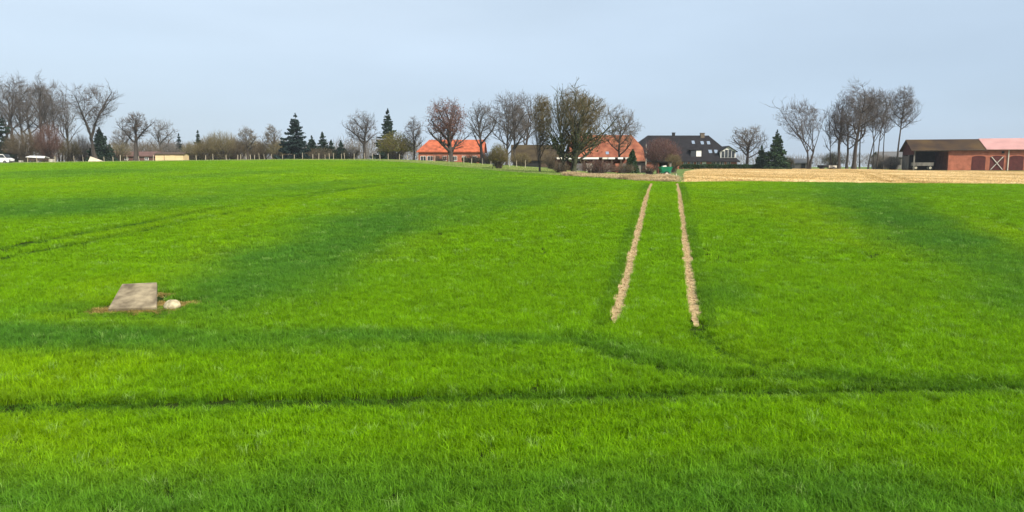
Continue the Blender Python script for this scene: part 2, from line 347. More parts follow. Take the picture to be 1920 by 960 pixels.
patch(960, 985, 1400, 80, 0, 0.75); patch(260, 588, 240, 14, 0, 0.35); patch(1350, 560, 40, 70, 5, 0.4); patch(1750, 720, 420, 10, 2, 0.3)
def crop_tint(X, Y, rng):
    # bearing and foreshortened distance let a few ellipses describe the long patches on the slope
    Z = hz(X, Y); dpt = Y * cp - Z * sp; u = X / dpt * F + 960; v = (-Y * sp - Z * cp) / dpt * F + 480
    wx = (fbm(X * 0.12, Y * 0.06, 5) - 0.5) * 160; wy = (fbm(X * 0.12, Y * 0.06, 9) - 0.5)
    m = np.zeros(X.shape)
    for (px, row, rx, ry, tl, amp) in BL:
        du = u + wx - px; dv = v + wy * ry * 1.2 - row
        a = (du * math.cos(tl) + dv * math.sin(tl)) / rx; b = (-du * math.sin(tl) + dv * math.cos(tl)) / ry
        m = np.maximum(m, amp * np.exp(-(a * a + b * b) ** 1.5 * 0.8))
    m = np.clip(m + (fbm(X * 0.22, Y * 0.35, 21) - 0.5) * 0.7 * np.minimum(1, 2.5 * m + 0.35) + (fbm(X * 1.6, Y * 1.6, 22) - 0.5) * 0.3, 0, 1)[:, None]
    lime = np.array([0.200, 0.398, 0.002]); blue = np.array([0.100, 0.262, 0.022]); yel = np.array([0.275, 0.455, 0.002])
    y2 = np.clip((fbm(X * 0.2, Y * 0.12, 31) - 0.52) * 3, 0, 0.6)[:, None]
    c = (lime * (1 - y2) + yel * y2) * (1 - m) + blue * m
    # darker tint beside wheelings and bare tracks: lusher crop plus painted gap shade
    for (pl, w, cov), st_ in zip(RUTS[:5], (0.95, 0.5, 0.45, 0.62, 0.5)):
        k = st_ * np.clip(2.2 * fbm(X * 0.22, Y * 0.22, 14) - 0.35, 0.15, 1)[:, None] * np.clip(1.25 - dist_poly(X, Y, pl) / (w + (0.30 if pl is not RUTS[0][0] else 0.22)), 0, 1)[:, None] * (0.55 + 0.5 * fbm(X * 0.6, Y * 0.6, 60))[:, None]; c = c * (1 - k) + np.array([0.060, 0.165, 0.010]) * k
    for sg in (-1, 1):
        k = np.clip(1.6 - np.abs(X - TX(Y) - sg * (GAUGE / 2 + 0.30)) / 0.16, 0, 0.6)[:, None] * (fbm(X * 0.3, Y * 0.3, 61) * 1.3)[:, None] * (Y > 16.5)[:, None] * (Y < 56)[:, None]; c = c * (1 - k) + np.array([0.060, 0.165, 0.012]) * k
    cl = 0.86 + 0.28 * fbm(X * 2.1, Y * 1.6, 50, 3); c = c * (cl * rng.uniform(0.75, 1.25, len(X)))[:, None]
    gl = rng.uniform(0, 1, len(X)) < 0.022; c[gl] = c[gl] * 0.4 + np.array([0.24, 0.36, 0.09])  # a few random tufts paled: yellowed blades and painted glints
    return c, m[:, 0]
def crop_points(rng, y0, y1, dens, t0=-0.86, t1=0.86, band=0):
    """uniform points in the wedge y0..y1, cut at the field edge, the ruts, the tracks and the slab"""
    n = int(0.5 * (t1 - t0) * (y1*y1 - y0*y0) * dens)
    Y = np.sqrt(rng.uniform(y0*y0, y1*y1, n)); X = rng.uniform(t0, t1, n) * Y
    if band == 1:                                  # the fine tufts that line the wheel tracks further out
        n = int((y1 - y0) * 4 * 0.5 * dens); Y = rng.uniform(y0, y1, n); X = TX(Y) + rng.choice([-1, 1], n) * GAUGE / 2 + rng.uniform(-0.5, 0.5, n)
    dtr = np.minimum(np.abs(X - TX(Y) - GAUGE / 2), np.abs(X - TX(Y) + GAUGE / 2))
    ok = Y < edge(X / Y) - 0.15 + (fbm(X * 0.8, Y * 0.8, 3) - 0.5) * 0.8
    for pl, w, cov in RUTS:
        d = dist_poly(X, Y, pl); wob = (fbm(X * 0.9, Y * 0.9, 12) - 0.5) * 0.30 + w * np.clip(1.8 * fbm(X * 0.22, Y * 0.22, 14) - 1.05, -0.6, 0.3) - 0.05 * (X > 5)
        ok &= ~((d < w + wob) & (rng.uniform(0, 1, n) < cov))
    for off in (-GAUGE / 2, GAUGE / 2):
        d = np.abs(X - TX(Y) - off); ok &= ~((d < (0.20 + (fbm(X * 2, Y * 0.5, 4) - 0.5) * 0.05) * np.clip((Y - 16.6) / 1.4, 0.2, 1)) & (Y > 16.7 + (fbm(X * 9, Y * 2, 8) - .5)) & (Y < 58))
    if band == 2: ok &= (dtr > 0.5) | (Y > 57)
    dx, dy = X - SLAB_C[0], Y - SLAB_C[1]
    ok &= ~((np.abs(dx) < 0.72 + rng.uniform(-0.1, 0.1, n)) & (dy > -0.95) & (dy < 1.15)) & ~((dx > 0) & (dx < 2.1 + rng.uniform(-.5, .5, n)) & (np.abs(dy + 0.05) < 0.26))
    X, Y = X[ok], Y[ok]
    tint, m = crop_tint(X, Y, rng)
    rut = np.full(X.shape, 1e9)
    for pl, w, cov in RUTS[:3]: rut = np.minimum(rut, dist_poly(X, Y, pl))
    sc = rng.uniform(0.8, 1.2, len(X)) * (0.80 + 0.22 * fbm(X * 0.5, Y * 0.5, 40) + 0.18 * fbm(X * 2.6, Y * 2.6, 41))
    hsc = sc * (1 + 0.10 * m) * np.where(rut < 0.3, 0.75, 1.0)
    sdx, sdy = X - SLAB_C[0], Y - SLAB_C[1]; hsc = np.where((sdx > -0.8) & (sdx < 1.6) & (sdy > -1.9) & (sdy < -0.2), hsc * 0.42, hsc)
    return np.stack([X, Y, hz(X, Y)], 1), np.stack([sc, sc, hsc], 1), tint
rng = np.random.default_rng(11)
near = [blade_tuft('crop_tuft', rng, 36, 0.11, 0.17, 0.0085, 'blade', 0.5) for _ in range(8)]
midt = [blade_tuft('crop_tuft', rng, 52, 0.19, 0.14, 0.0125, 'blade', 0.5) for _ in range(8)]
fart = [blade_tuft('crop_tuft', rng, 56, 0.5, 0.13, 0.035, 'blade', 0.45) for _ in range(6)]
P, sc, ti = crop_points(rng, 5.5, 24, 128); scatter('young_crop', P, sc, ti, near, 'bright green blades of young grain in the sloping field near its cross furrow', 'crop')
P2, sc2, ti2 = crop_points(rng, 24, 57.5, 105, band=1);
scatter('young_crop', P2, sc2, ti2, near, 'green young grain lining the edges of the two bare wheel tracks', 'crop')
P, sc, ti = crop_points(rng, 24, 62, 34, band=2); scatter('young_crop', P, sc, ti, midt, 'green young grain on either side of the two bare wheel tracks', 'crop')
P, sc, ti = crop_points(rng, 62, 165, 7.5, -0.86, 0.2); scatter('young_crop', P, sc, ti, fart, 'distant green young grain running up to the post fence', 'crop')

def furrow_points(rng, pl, w, dens):
    seg = np.linalg.norm(np.diff(pl, axis=0), axis=1); cum = np.concatenate([[0], np.cumsum(seg)]); n = int(cum[-1] * 2 * w * dens); d = rng.uniform(0, cum[-1], n)
    X = np.interp(d, cum, pl[:, 0]); Y = np.interp(d, cum, pl[:, 1]); i = np.clip(np.searchsorted(cum, d) - 1, 0, len(seg) - 1); dr = np.diff(pl, axis=0)[i] / seg[i][:, None]; o = rng.uniform(-w, w, n)
    X = X - dr[:, 1] * o; Y = Y + dr[:, 0] * o; ok = (Y > 5.5) & (np.abs(X) < Y * 0.86); X, Y = X[ok], Y[ok]; return X, Y
FX, FYY = [], []
for (pl, w, cov), dn in zip(RUTS[:5], (75, 90, 90, 30, 30)):
    a, b = furrow_points(rng, pl, w * 1.1, dn); FX.append(a); FYY.append(b)
X = np.concatenate(FX); Y = np.concatenate(FYY); ok = ~((np.minimum(np.abs(X - TX(Y) - GAUGE / 2), np.abs(X - TX(Y) + GAUGE / 2)) < 0.3) & (Y > 16.4)); X, Y = X[ok], Y[ok]; sc = rng.uniform(0.6, 1.1, len(X)); hs_ = sc * rng.uniform(0.35, 0.75, len(X)); ti = np.array([0.085, 0.205, 0.008]) * rng.uniform(0.6, 1.3, len(X))[:, None]  # dark tint puts the furrow shade into the short blades
scatter('trampled_crop', np.stack([X, Y, hz(X, Y)], 1), np.stack([sc, sc, hs_], 1), ti, near, 'stunted green blades trampled into the wheel furrows, shade put into their dark tint', 'crop')

# ------------------------------------------------------------------ concrete slab, stone, dry weeds
bl, br = ground(203, 588), ground(294, 585); Yt = bl[1] + 1.15
tl, tr = pt(229, 532, Yt), pt(294, 529, Yt); o_ = (bl + br) / 2
slab = empty('concrete_slab', tuple(o_), 0, 'tilted grey concrete slab lying in the green crop beside a pale stone', 'slab')
c4 = [Vector(q - o_) for q in (bl, br, tr, tl)]; c4[0].z += 0.12; c4[1].z += 0.12
import bmesh
def bevelled(ob, w, seg=2):
    bm = bmesh.new(); bm.from_mesh(ob.data); bmesh.ops.bevel(bm, geom=bm.edges[:], offset=w, segments=seg, affect='EDGES', profile=0.6); bm.to_mesh(ob.data); bm.free()
sb = MB().prism([tuple(q) for q in c4], (0, 0.03, -0.11)).build('slab_top', 'concrete', slab); bevelled(sb, 0.018)
ins = [c4[0].lerp(c4[2], 0.06), c4[1].lerp(c4[3], 0.06), c4[2].lerp(c4[0], 0.06), c4[3].lerp(c4[1], 0.06)]
base = MB(); n0 = len(ins); top = [q - Vector((0, 0, 0.095)) for q in ins]
gz = [hz1(q.x + o_[0], q.y + o_[1]) - o_[2] - 0.08 for q in ins]
base.V = [tuple(q) for q in top] + [(q.x, q.y, z) for q, z in zip(top, gz)]
base.P = [(0, 1, 2, 3), (7, 6, 5, 4)] + [(j, i, i + 4, j + 4) for i, j in ((0, 1), (1, 2), (2, 3), (3, 0))]
base.build('base_block', 'concrete_dark', slab)
def boulder(name, loc, r, seed, label):
    bm = bmesh.new(); bmesh.ops.create_icosphere(bm, subdivisions=4, radius=1); g = np.random.default_rng(seed)
    dirs = g.normal(size=(9, 3)); dirs /= np.linalg.norm(dirs, axis=1)[:, None]; cut = g.uniform(0.72, 0.95, 9)
    for v in bm.verts:
        p = np.array(v.co); 
        for d, c in zip(dirs, cut):
            k_ = p @ d
            if k_ > c: p = p - d * (k_ - c) * 0.8
        p *= 1 + 0.05 * math.sin(p[0] * 5 + seed) * math.sin(p[1] * 6) + 0.015 * math.sin(p[2] * 17 + p[0] * 13)
        v.co = Vector(p * np.array(r))
    me = bpy.data.meshes.new(name); bm.to_mesh(me); bm.free(); me.materials.append(M['stone'])
    for p in me.polygons: p.use_smooth = True
    return tag(link(name, me, None, loc), label, 'stone')
g_ = ground(320, 582); boulder('field_stone', (g_[0], g_[1] + 0.1, g_[2] + 0.09), (0.21, 0.18, 0.17), 5, 'small rounded pale stone lying beside the concrete slab')
rng = np.random.default_rng(5)
n = 520; X = SLAB_C[0] + rng.normal(0.25, 0.6, n); Y = SLAB_C[1] - 0.68 + rng.normal(0, 0.14, n)
n2 = 260; X = np.concatenate([X, SLAB_C[0] + 0.6 + rng.uniform(0, 1.9, n2)]); Y = np.concatenate([Y, SLAB_C[1] - 0.05 + rng.normal(0, 0.22, n2)])
n3 = 70; X = np.concatenate([X, SLAB_C[0] + rng.uniform(-0.5, 0.7, n3)]); Y = np.concatenate([Y, SLAB_C[1] + 1.05 + rng.normal(0, 0.1, n3)])
dry = [blade_tuft('dry_tuft', rng, 16, 0.09, 0.13, 0.012, 'dry_blade', 0.8) for _ in range(5)]
mixv = rng.uniform(0, 1, len(X))[:, None]
ti = np.array([0.50, 0.33, 0.13]) * mixv + np.array([0.20, 0.20, 0.04]) * (1 - mixv)
sc = np.repeat(rng.uniform(0.4, 0.85, len(X))[:, None], 3, 1)
scatter('dry_weeds', np.stack([X, Y, hz(X, Y)], 1), sc, ti, dry, 'dry tan weeds in the bare earth round the concrete slab', 'weeds')
# clods in the wheel tracks
def clod_src(rng):
    bm = bmesh.new(); bmesh.ops.create_icosphere(bm, subdivisions=1, radius=1)
    for v in bm.verts: v.co *= rng.uniform(0.7, 1.2)
    me = bpy.data.meshes.new('clod'); bm.to_mesh(me); bm.free(); me.materials.append(M['clod']); return bpy.data.objects.new('clod', me)
n = 4200; Y = np.sqrt(rng.uniform(17.6**2, 57**2, n)); off = rng.choice([-1, 1], n) * GAUGE / 2 + rng.normal(0, 0.075, n); X = TX(Y) + off
r_ = 0.010 + 0.024 * rng.uniform(0, 1, n) ** 3
scatter('soil_clods', np.stack([X, Y, hz(X, Y) + 0.03], 1), np.stack([r_, r_, r_ * 0.8], 1), np.ones((n, 3)), [clod_src(rng) for _ in range(5)], 'small dry soil clods strewn along the two bare wheel tracks', 'clods')

# straw stubble, reeds and rough meadow grass
rng = np.random.default_rng(8)
stt = [blade_tuft('stubble_tuft', rng, 22, 0.45, 0.13, 0.05, 'dry_blade', 0.5) for _ in range(5)]
n = 42000; t_ = rng.uniform(0.235, 0.85, n); e0 = edge(t_) + 0.1; e1 = np.interp(t_, [0.232, 0.26, 0.38, 0.47, 0.53, 0.7, 1.5], [120, 176, 176, 163, 138, 126, 108])
Y = np.sqrt(e0**2 + (e1**2 - e0**2) * rng.uniform(0, 1, n)); X = t_ * Y
sw = 0.5 + 0.5 * np.sin((X * 0.90 + Y * 0.42) * 0.75 + fbm(X * 0.1, Y * 0.1, 3) * 5)       # swaths left by the combine
mm = np.clip(0.45 * sw + 1.1 * (fbm(X * 0.12, Y * 0.10, 6) - 0.3), 0, 1)[:, None]
for c0 in (9.0, 11.0, 24.0, 26.0, 47.0, 49.0): mm[np.abs(X * 0.93 - Y * 0.36 - c0 + 4 * fbm(Y * 0.03, Y * 0, 3)) < 0.35] = 0.0
ti = (np.array([0.50, 0.345, 0.14]) * (1 - mm) + np.array([0.88, 0.70, 0.39]) * mm) * rng.uniform(0.8, 1.2, n)[:, None]
sc = np.repeat(rng.uniform(0.6, 1.2, n)[:, None], 3, 1)
scatter('straw_stubble', np.stack([X, Y, hz(X, Y)], 1), sc, ti, stt, 'pale golden straw stubble between the green crop and the brick barn', 'stubble')
rt = [blade_tuft('reed_tuft', rng, 30, 0.5, 0.42, 0.035, 'dry_blade', 0.6) for _ in range(5)]
n = 6500; t_ = rng.uniform(0.075, 0.218, n); Y = edge(t_) + 0.5 + rng.uniform(0, 1, n) ** 1.4 * np.interp(t_, [0.075, 0.12, 0.2, 0.232], [4, 11, 12, 5]); X = t_ * Y
mixv = rng.uniform(0, 1, n)[:, None]; ti = np.array([0.70, 0.54, 0.33]) * mixv + np.array([0.42, 0.33, 0.18]) * (1 - mixv)
sc = rng.uniform(0.45, 1.1, n)[:, None] * np.array([[1, 1, 1.0]]) * (0.6 + 1.1 * fbm(X * 0.5, Y * 0.5, 9)[:, None] ** 2)
scatter('dry_reeds', np.stack([X, Y, hz(X, Y)], 1), sc, ti, rt, 'dry pinkish brown reeds along the end of the crop by the big ivy tree', 'reeds')
mt = [blade_tuft('meadow_tuft', rng, 26, 0.5, 0.28, 0.05, 'dry_blade', 0.5) for _ in range(5)]
n = 34000; t_ = rng.uniform(-0.86, 0.16, n); Y = edge(t_) + 0.2 + rng.uniform(0, 1, n) ** 1.2 * np.interp(t_, [-0.86, -0.3, -0.1, 0.0, 0.16], [10, 22, 45, 55, 30]); X = t_ * Y
mixv = np.clip(fbm(X * 0.2, Y * 0.2, 2) * 1.6 - 0.3 + rng.normal(0, .15, n), 0, 1)[:, None]
ti = np.array([0.36, 0.38, 0.13]) * mixv + np.array([0.20, 0.32, 0.06]) * (1 - mixv)
sc = np.repeat(rng.uniform(0.5, 1.2, n)[:, None], 3, 1)
scatter('meadow_grass', np.stack([X, Y, hz(X, Y) - 0.06], 1), sc, ti, mt, 'pale rough meadow grass between the crop and the farm buildings', 'grass')

# ------------------------------------------------------------------ trees
def unit(a): return a / np.maximum(np.linalg.norm(a, axis=-1, keepdims=True), 1e-9)
class Acc:
    def __init__(s): s.V = []; s.T = []; s.n = 0
    def add(s, V, T): s.V.append(V); s.T.append(T + s.n); s.n += len(V)
    def get(s): return np.concatenate(s.V), np.concatenate(s.T)
def tube(acc, P, rad, k):
    n = len(P); d = np.gradient(P, axis=0); d = unit(d); ref = np.array([0.31, 0.87, 0.38]); u = unit(np.cross(d, ref)); v = np.cross(d, u)
    a = np.arange(k) * 2 * math.pi / k
    V = (P[:, None, :] + (u[:, None, :] * np.cos(a)[None, :, None] + v[:, None, :] * np.sin(a)[None, :, None]) * rad[:, None, None]).reshape(-1, 3)
    i = np.arange(n - 1)[:, None] * k; j = np.arange(k)[None, :]; j2 = (j + 1) % k
    A = (i + j).ravel(); B = (i + j2).ravel(); C = (i + k + j2).ravel(); D = (i + k + j).ravel()
    acc.add(V, np.concatenate([np.stack([A, B, C], 1), np.stack([A, C, D], 1)]))
def sticks(acc, P, D, L_, r, rng, curl=0.3):
    """many thin bent tapering twigs at once"""
    n = len(P); D = unit(D); u = unit(np.cross(D, rng.normal(size=(n, 3)))); v = np.cross(D, u)
    mid = P + D * (L_ * 0.5)[:, None]; D2 = unit(D + rng.normal(0, curl, (n, 3)) + np.array([0, 0, 0.12])); tip = mid + D2 * (L_ * 0.5)[:, None]
    V = np.empty((n, 7, 3))
    for q in range(3):
        c, s_ = math.cos(q * 2.0944), math.sin(q * 2.0944); w = u * c + v * s_
        V[:, q] = P + w * r[:, None]; V[:, 3 + q] = mid + w * (r * 0.7)[:, None]
    V[:, 6] = tip; b = (np.arange(n) * 7)[:, None]
    T = np.concatenate([b + [q, (q + 1) % 3, 3 + (q + 1) % 3] for q in range(3)] + [b + [q, 3 + (q + 1) % 3, 3 + q] for q in range(3)] + [b + [3 + q, 3 + (q + 1) % 3, 6] for q in range(3)])
    acc.add(V.reshape(-1, 3), T)
def leaves(acc, P, size, rng, flat=0.0):
    n = len(P); a = unit(rng.normal(size=(n, 3)) * np.array([1, 1, 1 - flat])); b = unit(np.cross(a, rng.normal(size=(n, 3))))
    s_ = (size * rng.uniform(0.6, 1.3, n))[:, None]
    V = np.stack([P - a * s_, P + b * s_ * 0.6, P + a * s_, P - b * s_ * 0.6], 1).reshape(-1, 3); k = (np.arange(n) * 4)[:, None]
    acc.add(V, np.concatenate([k + [0, 1, 2], k + [0, 2, 3]]))
def limb_path(p, d, length, n, rng, up, wob):
    pts = [p]; d = unit(np.array(d)); st = length / n
    for _ in range(n):
        d = unit(d + np.array([0, 0, up]) + rng.normal(0, wob, 3)); p = p + d * st; pts.append(p)
    return np.array(pts)
def side(d, ang, rng):
    u = unit(np.cross(d, rng.normal(size=3))); return d * math.cos(ang) + u * math.sin(ang)

STY = {  # fork height, limbs, limb angle, limb length, upward pull, wobble, order-2 count/len, order-3 count/len
 'spread': dict(hf=0.26, top=0.72, n1=10, a1=(28, 66), l1=0.50, up=0.06, wob=0.12, n2=7, l2=0.42, n3=3, l3=0.42),
 'upright': dict(hf=0.30, top=0.88, n1=11, a1=(18, 42), l1=0.42, up=0.10, wob=0.10, n2=6, l2=0.42, n3=3, l3=0.42),
 'tall': dict(hf=0.34, top=0.90, n1=11, a1=(25, 55), l1=0.34, up=0.09, wob=0.13, n2=6, l2=0.45, n3=3, l3=0.42),
 'high': dict(hf=0.50, top=0.85, n1=11, a1=(25, 80), l1=0.30, up=0.06, wob=0.15, n2=6, l2=0.48, n3=3, l3=0.45),
 'fork': dict(hf=0.20, top=0.30, n1=5, a1=(14, 46), l1=0.68, up=0.05, wob=0.10, n2=9, l2=0.36, n3=3, skirt=1.5, l3=0.42),
 'pollard': dict(hf=0.26, top=0.46, n1=5, a1=(18, 55), l1=0.40, up=0.10, wob=0.16, n2=7, l2=0.34, n3=4, skirt=1.3, l3=0.55),
 'dense': dict(hf=0.14, top=0.75, n1=16, a1=(18, 52), l1=0.50, up=0.07, wob=0.09, n2=7, l2=0.40, n3=3, skirt=1.6, l3=0.40),
}
def deciduous(name, label, px, Y, toprow, pl, pr, style, seed, twig='twig_grey', bark='bark', ntw=2800, tr=0.017, leaf=None, nleaf=0, lsize=0.16, stems=1, r0=None, group=None, ivy=0, lean=0, base_dx=0, low=0.0):
    rng = np.random.default_rng(seed); x = gx(px, Y); z0 = hz1(x, Y); H = pt(px, toprow, Y)[2] - z0
    Lm, Rm = (px - pl) / F * Y, (pr - px) / F * Y
    q = STY[style]; trunk = Acc(); crown = Acc(); BP = []; BD = []; BW = []
    r0 = r0 or 0.024 * H ** 0.85 + 0.06
    for st in range(stems):
        off = np.zeros(3) if stems == 1 else np.array([math.cos(st * 6.283 / stems + seed), math.sin(st * 6.283 / stems + seed), 0]) * r0 * 1.3
        d0 = unit(np.array([off[0] * 0.35 / r0 * .2 + lean, off[1] * 0.35 / r0 * .2, 1.0])) if stems > 1 else unit(np.array([lean, 0, 1.0]))
        tp = limb_path(off + np.array([0, 0, -0.25]), d0, H * q['top'] + 0.25, 9, rng, 0.04, 0.05)
        f = np.linspace(0, 1, 10); rs = r0 / math.sqrt(stems)
        trad = rs * (1 - 0.72 * f ** 0.9) * np.where(f < 0.02, 1.5, 1.0); tube(trunk, tp, trad, 7)
        n1 = max(4, q['n1'] if stems == 1 else int(q['n1'] * 0.75)); az0 = rng.uniform(0, 6.283)
        for i in range(n1):
            h = (q['hf'] + (q['top'] - q['hf']) * (i + rng.uniform(0, 0.8)) / n1) / q['top']; h = min(h, 0.99); kk = h * 9; a_ = int(kk); p = tp[a_] * (1 - kk + a_) + tp[min(a_ + 1, 9)] * (kk - a_)
            az = az0 + i * 2.4 + rng.uniform(-0.5, 0.5); fr = (h - q['hf'] / q['top']) / max(1e-3, 1 - q['hf'] / q['top'])
            an = R(q['a1'][1] + (q['a1'][0] - q['a1'][1]) * max(0, min(1, fr)) + rng.uniform(-8, 8))
            d = np.array([math.cos(az) * math.sin(an), math.sin(az) * math.sin(an), math.cos(an)])
            ll = H * q['l1'] * rng.uniform(0.8, 1.15) * (1.0 - 0.35 * max(0, fr)); lp = limb_path(p, d, ll, 7, rng, q['up'], q['wob'])
            lr = max(0.07, rs * (1 - 0.72 * h) * 0.74); fl = np.linspace(0, 1, 8); tube(trunk, lp, lr * (1 - 0.75 * fl), 5)
            for j in range(q['n2'] + 1):
                g2 = 1.0 if j == q['n2'] else rng.uniform(0.25, 1.0); k2 = min(int(g2 * 7), 6); p2 = lp[k2] + (lp[k2 + 1] - lp[k2]) * (g2 * 7 - k2 if g2 < 1 else 1); d2 = unit(lp[k2 + 1] - lp[k2])
                l2 = ll * q['l2'] * rng.uniform(0.7, 1.2) * (1.15 - 0.45 * g2); bp = limb_path(p2, side(d2, R(rng.uniform(25, 58)), rng), l2, 5, rng, q['up'] * 1.2, q['wob'] * 1.3)
                br_ = max(0.035, lr * (1 - 0.75 * g2) * 0.6); tube(trunk, bp, br_ * (1 - 0.72 * np.linspace(0, 1, 6)), 4)
                for c in range(q['n3']):
                    g3 = rng.uniform(0.15, 1.0); k3 = min(int(g3 * 5), 4); p3 = bp[k3] + (bp[k3 + 1] - bp[k3]) * (g3 * 5 - k3); d3 = unit(bp[k3 + 1] - bp[k3])
                    l3 = l2 * q['l3'] * rng.uniform(0.7, 1.3); sp_ = limb_path(p3, side(d3, R(rng.uniform(25, 60)), rng), l3, 3, rng, q['up'] * 1.5, q['wob'] * 1.5)
                    tube(crown, sp_, max(0.02, br_ * 0.45) * (1 - 0.6 * np.linspace(0, 1, 4)), 3)
                    for e_ in range(3): BP.append(sp_[e_]); BD.append(sp_[e_ + 1] - sp_[e_]); BW.append(1.0)
                for e_ in range(2, 5): BP.append(bp[e_]); BD.append(bp[e_ + 1] - bp[e_]); BW.append(0.7)
    V1, T1 = trunk.get(); V2, T2 = crown.get()
    # fit the limbs into the outline measured in the photograph
    zt = np.percentile(V2[:, 2], 99.5); sz = H * 0.95 / zt; tipx = V2[:, 0]
    xl = -np.percentile(tipx, 2.0); xr = np.percentile(tipx, 98.0); yy = np.percentile(np.abs(V2[:, 1]), 97); rm = 0.5 * (Lm + Rm)
    def fit(V):
        V = V.copy(); w = np.clip(V[:, 0] / (0.5 * (xl + xr)) * 0.8 + 0.5, 0, 1); w = w * w * (3 - 2 * w)
        V[:, 0] *= 0.93 * ((Lm / max(xl, 0.3)) * (1 - w) + (Rm / max(xr, 0.3)) * w); V[:, 1] *= rm / yy; V[:, 2] *= sz; return V
    V1, V2 = fit(V1), fit(V2); BP = np.array(BP); BE = fit(BP + np.array(BD)); BP = fit(BP)
    # spread boughs and twigs evenly through an uneven rounded crown
    zb = H * max(0.10, q['hf'] * q.get('skirt', 0.85)); K = int(ntw * 0.34)
    lump = unit(rng.normal(size=(15, 3)))
    dd = unit(rng.normal(size=(K, 3))); kr = (0.60 + 0.44 * np.max(dd @ lump.T, axis=1) ** 7 + rng.normal(0, 0.05, K)) * rng.uniform(0.12, 1, K) ** 0.42
    cx_ = (Rm - Lm) / 2; ctr = np.array([cx_, 0, zb + (H - zb) * 0.52])
    tgt = ctr + dd * kr[:, None] * np.array([rm, rm, (H - zb) * 0.5]) * np.where(dd[:, 2:3] > 0, 1.0, np.array([[0.9, 0.9, 0.95]]))
    nodes = np.concatenate([BP, V1[::5][V1[::5][:, 2] > H * q['hf'] * 0.9]]); near_i = np.empty(K, int)
    for a_ in range(0, K, 400):
        df = tgt[a_:a_ + 400, None, :] - nodes[None, :, :]; dist = np.linalg.norm(df, axis=2) + 0.9 * np.maximum(0, -df[:, :, 2]) + 0.5 * np.maximum(0, np.linalg.norm(nodes[None, :, :2], axis=2) - np.linalg.norm(tgt[a_:a_ + 400, None, :2], axis=2))
        near_i[a_:a_ + 400] = dist.argmin(1)
    p0 = nodes[near_i]; vec = tgt - p0; ln = np.linalg.norm(vec, axis=1); keep = (ln > 0.15) & (ln < H * 0.22); p0, vec, ln = p0[keep], vec[keep], ln[keep]
    sticks2 = Acc(); sticks(sticks2, p0, vec, ln, np.full(len(p0), tr * 1.25), rng, 0.12); V3, T3 = sticks2.get()
    pk = rng.integers(0, len(p0), ntw - K); g = rng.uniform(0.25, 1.0, ntw - K)[:, None]
    st3 = Acc(); sticks(st3, p0[pk] + vec[pk] * g, unit(vec[pk]) * 0.9 + rng.normal(0, 0.36, (ntw - K, 3)) + np.array([0, 0, 0.75]), H * rng.uniform(0.03, 0.08, ntw - K) * (1.15 - 0.4 * g[:, 0]), np.full(ntw - K, tr) * rng.uniform(0.6, 1.2, ntw - K), rng); V4, T4 = st3.get()
    T2 = np.concatenate([T2, T3 + len(V2), T4 + len(V2) + len(V3)]); V2 = np.concatenate([V2, V3, V4])
    LP = p0 + vec * 0.8
    root = empty(name, (x, Y, z0), 0, label, 'tree', group)
    link('trunk', meshdata('trunk', V1, T1, bark, True), root); link('crown', meshdata('crown', V2, T2, twig), root)
    if leaf:
        lv = Acc(); pk = rng.choice(len(LP), nleaf); pp = LP[pk] + rng.normal(0, 0.35, (nleaf, 3))
        leaves(lv, pp, lsize, rng); V, T = lv.get(); link('foliage', meshdata('foliage', V, T, leaf), root)
    if ivy:
        lv = Acc(); iv = rng.integers(0, len(V1), ivy * 3); pp = V1[iv]; pp = pp[pp[:, 2] < H * 0.42][:ivy] + 0
        pp = pp + rng.normal(0, 0.22, pp.shape); pp[:, 2] = np.maximum(pp[:, 2], 0.1); leaves(lv, pp, 0.15, rng); V, T = lv.get(); link('ivy', meshdata('ivy', V, T, 'leaf_ivy'), root)
    return root

